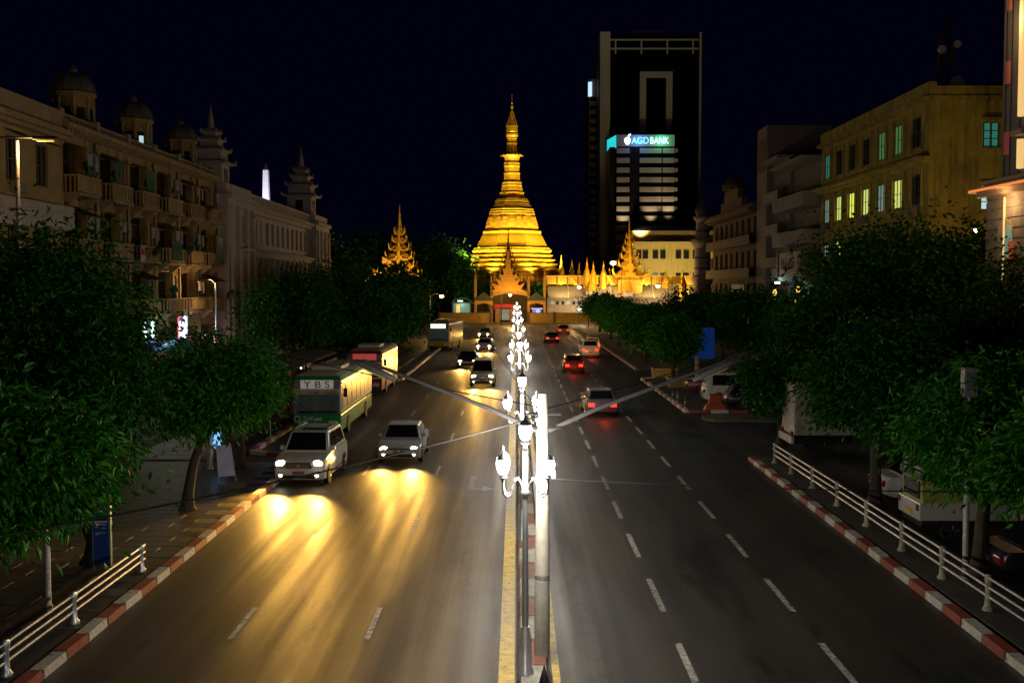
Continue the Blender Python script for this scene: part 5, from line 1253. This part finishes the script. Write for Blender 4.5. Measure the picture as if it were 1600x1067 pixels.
def bus(name, label, loc, rz, body, lower, trim, board, boardtxt, inner, L=10.5, Wd=2.3, H=2.95, lights=1, lit=.25):
    t = thing(name, label, 'bus', loc, rz); h, w = L / 2, Wd / 2
    B().box(-w, w, -h, h, 1.15, H - .16).out('body', body, t, 0, .08, 3)
    B().box(-w + .01, w - .01, -h - .03, h, .32, 1.148).out('lower_body', lower, t, 0, .06, 3)
    B().frust((-w - .015, w + .015, -h - .015, h + .015), (-w + .1, w - .1, -h + .1, h - .1), H - .155, H + .02).out('roof_rim', trim, t)
    B().frust((-w + .11, w - .11, -h + .12, h - .12), (-w + .35, w - .35, -h + .4, h - .4), H + .021, H + .1).out('roof', mat('bus_roof', (.42, .38, .3), .6, var=.2), t)
    B().box(-.75, .75, -h * .55, -h * .05, H + .1, H + .32).out('air_unit', mat('bus_roof_unit', (.45, .42, .36), .6), t, 0, .06)
    q = [Vector((-w, -h, 1.15)), Vector((w, -h, 1.15)), Vector((w, -h, H - .16)), Vector((-w, -h, H - .16))]
    GI = mat('bus_interior_' + name, inner, .3, 0, .6, 3.5, emit=inner, es=lit, spec=.25)
    B().slab(pane(q, .04, .49, .0, .66, .006), .015).out('windscreen', GI, t); B().slab(pane(q, .51, .96, .0, .66, .006), .015).out('windscreen', GI, t)
    for a_, c_ in ((.05, .46), (.53, .95)): B().slab(pane(q, a_, c_, .57, .655, .022), .006).out('sun_visor', mat('visor_cream', (.34, .28, .2), .6, var=.3), t)
    B().slab(pane(q, .1, .9, .02, .1, .022), .006).out('dashboard', BLACK, t)
    bo = B().slab(pane(q, .16, .84, .74, .99, .008), .03).out('destination_board', board, t)
    for a_, c_ in ((.03, .15), (.85, .97)): B().slab(pane(q, a_, c_, .74, .98, .008), .025).out('route_panel', mat('route_panel', (.16, .13, .14), .5), t)
    if boardtxt: text('board_lettering', boardtxt, .46, mat('ink_navy', (.015, .012, .05), .6), bo, (0, -h - .045, H - .40), FACING, .004, 1.25)
    for sd in (-1, 1):
        q = [Vector((sd * w, h, 1.15)), Vector((sd * w, -h, 1.15)), Vector((sd * w, -h, H - .16)), Vector((sd * w, h, H - .16))]
        if sd > 0: q = [q[1], q[0], q[3], q[2]]
        for k in range(7): B().slab(pane(q, .03 + k * .135, .15 + k * .135, .12, .82), .012).out('side_window', GI, t)
        for yy in (-h + 2.2, h - 2.6): wheel(t, sd * (w - .1), yy, .46, .26)
        B().box(sd * (w - .42) - .2, sd * (w - .42) + .2, -h - .07, -h + .02, .62, .84).out('headlight', HEADM if lights else HEADOFF, t, bev=.04)
        B().box(sd * (w - .3) - .15, sd * (w - .3) + .15, h - .02, h + .04, .9, 1.2).out('tail_light', TAILM, t, bev=.03)
        B().tube([(sd * (w - .05), -h, H - .3), (sd * (w + .22), -h - .22, H - .35), (sd * (w + .24), -h - .24, H - .55)], .025).box(sd * (w + .24) - .09, sd * (w + .24) + .09, -h - .3, -h - .2, H - .95, H - .55).out('mirror', DARKM, t)
    B().box(-w + .05, w - .05, -h - .07, -h + .02, .34, .55).out('bumper', DARKM, t, bev=.03)
    B().box(-.25, .25, -h - .1, -h - .071, .38, .5).out('number_plate', PLATE, t)
    B().bar((-.3, -h - .04, 1.2), (-.9, -h - .04, 1.75), .012).bar((.3, -h - .04, 1.2), (.9, -h - .04, 1.75), .012).out('wiper', BLACK, t)
    return t


GREENP = paint('bus_green', (.015, .20, .04))
t = bus('city_bus', 'green and white city bus lettered YBS standing at the shelter', (-9.45, 57.0, 0), 0, paint('bus_white', (.42, .36, .3)), GREENP, GREENP, mat('board_white', (.55, .52, .5), .6, emit=(.5, .48, .46), es=.25), 'Y B S', (.022, .026, .024), L=11, lights=0, lit=.35)
text('side_lettering', 'SaiKyat', .3, mat('lettering_white', (.6, .65, .6), .6), t, (-.22, -5.55, .93), FACING, .004, 1.0)
B().tube([(-.95 + .13 * math.cos(a * pi / 8), -5.555, .93 + .13 * math.sin(a * pi / 8)) for a in range(17)], .022, 5).out('emblem', mat('lettering_white', (.6, .65, .6)), t)
lamp('POINT', 'bus_front_glow', t, (1.3, -6.6, 1.6), 0.01, (1, .7, .3), .2) if False else None
bus('rear_bus', 'magenta-roofed bus waiting behind the green bus', (-10.0, 76.5, 0), 0, paint('bus_magenta', (.24, .01, .06)), paint('bus_maroon', (.16, .02, .02)), paint('bus_magenta', (.24, .01, .06)), mat('board_red', (.5, .05, .04), .6, emit=(.6, .1, .08), es=.4), None, (.30, .17, .05), L=9.5, lights=0, lit=.5)
t = bus('far_bus', 'yellow bus with bright route strip rounding the far kerb', (-8.2, 127, 0), R(-6), paint('bus_yellow', (.42, .28, .02)), paint('bus_yellow', (.42, .28, .02)), paint('bus_yellow', (.42, .28, .02)), glow('board_bright', (.75, .95, .9), 1.6), None, (.05, .07, .07), L=10, Wd=2.5, H=3.2, lights=0, lit=.2)
# box truck
t = thing('box_truck', 'white box truck parked nose-in behind the island tree', 'truck', (14.6, 46.6, 0), R(90))
B().box(-1.05, 1.05, -1.4, 2.9, .95, 3.1).out('cargo_box', mat('truck_white', (.55, .5, .42), .6, var=.15, streak=.4), t, 0, .04)
for k in range(6): B().box(-1.075, 1.075, -1.2 + k * .78, -1.12 + k * .78, 1.0, 3.05).out('box_rib', mat('truck_rib', (.45, .41, .35), .6), t)
B().box(-1.1, 1.1, 2.9, 3.02, .6, .9).out('rear_bumper', mat('truck_white', (.55, .5, .42)), t)
B().frust((-.95, .95, -3.1, -1.5), (-.9, .9, -2.8, -1.5), .5, 2.2).out('cab', WHITEP, t, 0, .08)
B().box(-.8, .8, -3.0, 2.8, .55, .75).out('chassis', BLACK, t)
for sd in (-1, 1):
    for yy in (-2.3, 1.6): wheel(t, sd * .9, yy, .4, .25)
    B().box(sd * .8 - .12, sd * .8 + .12, 2.9, 2.98, .92, 1.1).out('tail_light', TAILOFF, t)
# covered pickup with printed lime panels
t = thing('canopy_pickup', 'white pickup with lime printed canopy panels parked by the railing', 'pickup', (13.65, 31.2, 0), R(90))
B().box(-.85, .85, -.5, 2.3, .62, 1.12).out('cargo_bed', WHITEP, t, 0, .03)
LIME = mat('canopy_lime', (.34, .36, .05), .6, var=.15)
B().box(-.8, .8, -.45, 2.2, 1.121, 1.75).out('canopy_panel', LIME, t)
B().box(-.86, .86, -.5, 2.28, 1.75, 2.0).out('canopy_band', mat('canopy_navy', (.012, .014, .03), .5), t, 0, .05)
B().box(-.82, .82, -.48, 2.2, 2.0, 2.1).out('canopy_roof', mat('canopy_grey', (.3, .28, .24), .6), t, 0, .04)
pn = B().box(.801, .812, 1.15, 1.75, 1.16, 1.72).out('white_print', mat('print_white', (.5, .48, .42), .6), t)
b = B()
for k in range(9): b.box(.801, .811, -.2, .9 - (k % 3) * .14, 1.2 + k * .055, 1.222 + k * .055)
b.out('print_lines', mat('print_dark', (.07, .08, .02), .6), t)
B().box(-.6, .6, 2.2, 2.24, 1.2, 1.7).out('rear_glass', GLASS, t)
B().box(-.22, .22, 2.3, 2.33, .72, .84).out('number_plate', PLATEY, t)
B().frust((-.8, .8, -2.1, -.55), (-.7, .7, -1.5, -.6), .6, 1.75).out('cab', WHITEP, t, 0, .07)
B().box(-.78, .78, -2.1, 2.2, .42, .6).out('chassis', BLACK, t)
for sd in (-1, 1):
    for yy in (-1.45, 1.35): wheel(t, sd * .74, yy, .31, .2)
    B().box(sd * .72 - .06, sd * .72 + .06, 2.3, 2.34, .9, 1.08).out('tail_light', TAILOFF, t)
    B().box(.851, .856, .35, .7, .8, .95).out('side_vent', DARKM, t) if sd > 0 else None

# ------------------------------------------------------------ street furniture
t = thing('bus_shelter', 'long dark curved-roof bus shelter behind the green bus', 'shelter', (-13.0, 46.5, .11))
for (y0, y1, dz) in ((0, 7.2, 0), (7.35, 14.5, .15), (14.65, 22, .3)):
    b = B(); n = 6
    for i in range(n):
        a0, a1 = i / n, (i + 1) / n; f = lambda a: 2.45 + .55 * math.sin(pi * (.25 + .75 * (1 - a) * .8)) + dz * .3
        b.slab([(-1.4 + 3.1 * a0, y0, f(a0)), (-1.4 + 3.1 * a1, y0, f(a1)), (-1.4 + 3.1 * a1, y1, f(a1)), (-1.4 + 3.1 * a0, y1, f(a0))], .06)
    b.out('roof_section', mat('shelter_roof', (.10, .075, .045), .6, var=.2), t)
    B().box(1.62, 1.70, y0, y1, 2.15 + dz * .3, 2.55 + dz * .3).out('fascia', mat('shelter_fascia', (.36, .27, .2), .6), t)
for y in (.8, 6, 11, 16, 21): B().bar((-.9, y, 0), (-.9, y, 2.9), .06).bar((.9, y, 0), (.9, y, 2.7), .05).out('post', DARKM, t)
B().box(-1.0, -.95, .8, 21, .4, 2.1).out('back_panel', mat('shelter_poster', (.25, .03, .04), .6, var=.5, scale=1.5, emit=(.5, .03, .05), es=.06), t)
for y in (2, 8, 13, 18): B().box(-.7, -.3, y, y + 2.4, .42, .48).box(-.6, -.4, y + .2, y + .3, 0, .42).box(-.6, -.4, y + 2.1, y + 2.2, 0, .42).out('bench', DARKM, t)
t = thing('stop_flag', 'small blue bus stop flag beside the shelter roof', 'sign', (-10.9 - .8, 51.5, .11))
B().bar((0, 0, 0), (0, 0, 2.5), .035).out('pole', STEEL, t); B().box(-.25, .25, -.03, .03, 1.7, 2.7).out('panel', mat('sign_blue', (.02, .06, .28), .5), t)
B().box(-.1, .1, -.04, -.031, 2.3, 2.5).box(-.04, .04, -.04, -.031, 2.1, 2.3).out('pictogram', mat('lettering_white', (.6, .65, .6)), t)
t = thing('airport_sign', 'blue upright AIRPORT bus stop panel on the slab footway', 'sign', (-10.45, 27.2, .12), R(4))
B().box(-.21, .17, -.06, .06, .05, 1.55).out('panel', mat('sign_blue_panel', (.012, .05, .22), .45, var=.12), t, 0, .01)
B().box(.172, .215, -.07, .07, 0, 1.57).box(-.24, -.212, -.07, .07, 0, 1.57).out('side_frame', mat('sign_frame_blue', (.12, .26, .36), .35, .3), t)
B().box(-.17, .13, -.068, -.061, 1.2, 1.29).out('route_strip', BLACK, t); B().box(-.18, .14, -.068, -.061, 1.16, 1.185).out('white_strip', mat('lettering_white', (.6, .65, .6)), t)
text('lettering', 'AIRPORT', .075, mat('lettering_white', (.6, .65, .6)), t, (-.02, -.065, 1.1), FACING, .003)
b = B()
for z, a, c in ((1.02, -.17, -.08), (1.0, -.02, .11), (.88, -.16, .1), (.84, -.16, -.06)): b.box(a, c, -.066, -.061, z, z + .012)
b.out('print_line', mat('lettering_white', (.6, .65, .6)), t)
B().box(-.06, .02, -.068, -.061, 1.37, 1.45).out('bus_symbol', mat('lettering_white', (.6, .65, .6)), t)
t = thing('folding_board', 'white folding A-board standing between two street trees', 'sign board', (-10.75, 39.6, .12), R(35))
B().slab([(-.3, -.42, .2), (.3, -.42, .2), (.26, -.06, 1.3), (-.26, -.06, 1.3)], -.03).out('board', mat('board_paper', (.42, .44, .62), .6), t)
for sx in (-.32, .32): B().bar((sx, -.48, 0), (sx * .85, -.05, 1.36), .02).bar((sx, .48, 0), (sx * .85, .05, 1.36), .02).out('leg', STEEL, t)
t = thing('white_stop_post', 'round white painted post with faded print near the A-board', 'post', (-11.9, 42.0, .12))
B().lathe([(.14, 0), (.14, .05), (.11, .06), (.11, 1.5), (.08, 1.58), (.02, 1.6)], 14).out('shaft', mat('post_white', (.6, .56, .5), .6, var=.2), t, 40)
B().box(.13, .45, .0, .05, .8, 1.7).out('blue_flag', mat('sign_blue', (.02, .06, .28)), t)
t = thing('thin_pole', 'thin speckled grey pole behind the footway railing', 'pole', (-10.25, 23.5, .12))
B().lathe([(.09, 0), (.09, .1), (.065, .14), (.06, 4.6)], 10).out('shaft', RUST, t, 40); B().box(-.2, .2, -.04, .04, 4.2, 4.7).out('plate', STEEL, t)
t = thing('speckled_pole', 'rust-speckled steel pole with grey box among the parked vehicles', 'pole', (10.85, 26.0, .12))
B().lathe([(.1, 0), (.1, .12), (.075, .16), (.065, 4.9)], 10).out('shaft', RUST, t, 40); B().box(-.17, .17, -.14, .1, 4.45, 5.15).out('control_box', mat('box_lilac', (.28, .26, .3), .5), t, 0, .02); B().box(-.12, .12, -.155, -.141, 4.6, 5.05).out('box_door', mat('box_door', (.16, .15, .18), .5), t)
p = gnd(1089, 596)
t = thing('blue_board', 'blue billboard on a single cream post among the street trees', 'billboard', (p.x, p.y, 0))
B().bar((0, 0, 0), (0, 0, 2.0), .17, n=12).out('post', mat('post_cream', (.6, .52, .32), .6), t, 40)
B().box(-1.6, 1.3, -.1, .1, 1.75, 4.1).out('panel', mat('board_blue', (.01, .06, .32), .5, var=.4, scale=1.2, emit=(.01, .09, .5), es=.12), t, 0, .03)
b = B()
for z, a, c in ((3.8, -1.4, .2), (3.6, -1.2, .6), (3.1, -.4, .9), (2.4, -1.4, -.3), (2.2, -1.0, -.2), (2.0, -1.3, .4)): b.box(a, c, -.115, -.101, z, z + .05)
b.out('print_line', mat('board_sky', (.06, .2, .5), .5), t)
for (px, py, wd) in ((1062, 607, 1.6), (1038, 591, 1.8)):
    p = gnd(px, py); t = thing('planter', 'ochre concrete planter box on the verge %s' % ('nearer the bollards' if px > 1050 else 'behind its twin'), 'planter', (p.x, p.y, .1))
    B().frust((-wd / 2, wd / 2, -.5, .5), (-wd / 2 - .05, wd / 2 + .05, -.55, .55), 0, .62).out('box', mat('planter_ochre', (.36, .27, .06), .7, var=.25), t)
    B().box(-wd / 2 - .12, wd / 2 + .12, -.62, .62, .62, .72).out('rim', mat('planter_rim', (.5, .38, .1), .7), t); B().box(-wd / 2, wd / 2, -.5, .5, .721, .74).out('soil', GROUND, t)
for i, (px, py) in enumerate(((1051, 630), (1058.5, 634), (1070.5, 643))):
    p = gnd(px, py); t = thing('bollard', 'short white-banded bollard by the traffic island', 'bollard', (p.x, p.y, 0), 0, 'bollards by the traffic island')
    B().lathe([(.09, 0), (.09, .04), (.055, .06), (.055, .85), (.03, .9)], 10).out('post', mat('bollard_dark', (.1, .08, .07), .6), t, 40); B().lathe([(.06, .08), (.06, .28)], 10).lathe([(.06, .5), (.06, .6)], 10).out('white_band', KW, t, 40)
p = gnd(1120, 646)
t = thing('orange_barrier', 'orange plastic barrier on the traffic island', 'barrier', (p.x, p.y + .6, .12))
B().frust((-.65, .65, -.25, .25), (-.5, .5, -.15, .15), 0, .35).frust((-.42, .42, -.13, .13), (-.3, .3, -.08, .08), .35, .85).box(-.36, .36, -.1, .1, .85, .93).out('shell', mat('plastic_orange', (.42, .07, .02), .5), t, 0, .03)
# sodium street lamps
BULB = glow('sodium_bulb', (1, .72, .30), 30)


def sodium(label, px, py, d, power, gz=0, col=(1, .56, .16), r=.28, arm=1.6):
    p = at(px, py, d); t = thing('street_lamp', label, 'street lamp', (p.x, d, gz), 0, 'sodium street lamps'); z = p.z - gz; s = -1 if p.x > 0 else 1
    B().bar((-s * arm, 0, 0), (-s * arm, 0, z + .1), .09, .06).out('pole', DARKM, t, 40); B().tube([(-s * arm, 0, z), (-s * arm * .6, 0, z + .35), (0, 0, z + .3)], .04).out('arm', DARKM, t, 40)
    B().frust((-.35, .35, -.2, .2), (-.25, .25, -.12, .12), z + .16, z + .36).out('hood', DARKM, t); B().lathe([(.03, -r * .8), (r * .75, -r * .45), (r, 0), (r * .75, r * .45), (.05, r * .55)], 12, (0, 0, z)).out('bulb', BULB, t, 50)
    lamp('POINT', 'lamp_light', t, (0, -.1, z - r - .25), power, col, .25)
    return t


sodium('lit street lamp above the far bus-bay trees', 690, 463, 150, 1500)
sodium('lit street lamp in front of the gate pavilion', 797, 461, 204, 1400, r=.3)
sodium('lit street lamp by the pale shop range roof', 905, 449, 190, 1500, r=.32)
sodium('brightest street lamp beside the small gold stupas', 958, 411, 214, 3200, r=.55)
sodium('lit street lamp over the far parking-side trees', 1028, 447, 168, 1500, r=.32)
sodium('lit street lamp before the stained yellow block', 1525, 360, 66, 560, r=.16, col=(1, .68, .28))
t = thing('tall_lamp', 'tall twin-headed street lamp before the plain pale building', 'street lamp', (at(28, 300, 42).x, 42, .1))
z = at(28, 220, 42).z - .1
B().lathe([(.12, 0), (.1, 4), (.07, z)], 10).out('pole', RUST, t, 40)
B().bar((-1.4, 0, z + .12), (1.4, 0, z + .12), .04).out('arm', DARKM, t)
for x in (-1.3, 1.1): hd = B().box(x - .45, x + .45, -.16, .16, z + .02, z + .16).out('head', DARKM, t, bev=.03); B().box(x - .3, x + .3, -.12, .12, z - .03, z + .018).out('lens', glow('lens_yellow', (.75, .55, .06), .5), hd)
lamp('POINT', 'lamp_light', t, (.4, 0, z - .4), 380, (1, .62, .22), .3)
t = thing('slim_lamp', 'slim steel lamp standard before the lit shop sign', 'street lamp', (-22.2, 80.5, .1))
B().lathe([(.12, 0), (.09, 3), (.06, 7.4)], 10).tube([(0, 0, 7.3), (-.3, 0, 7.6), (-.8, 0, 7.7)], .04).out('pole', STEEL, t, 40)
hd = B().frust((-1.1, -.5, -.14, .14), (-1.05, -.55, -.1, .1), 7.6, 7.76).out('head', DARKM, t)
lamp('POINT', 'lamp_light', t, (-.8, 0, 7.3), 160, (1, .62, .24), .3)
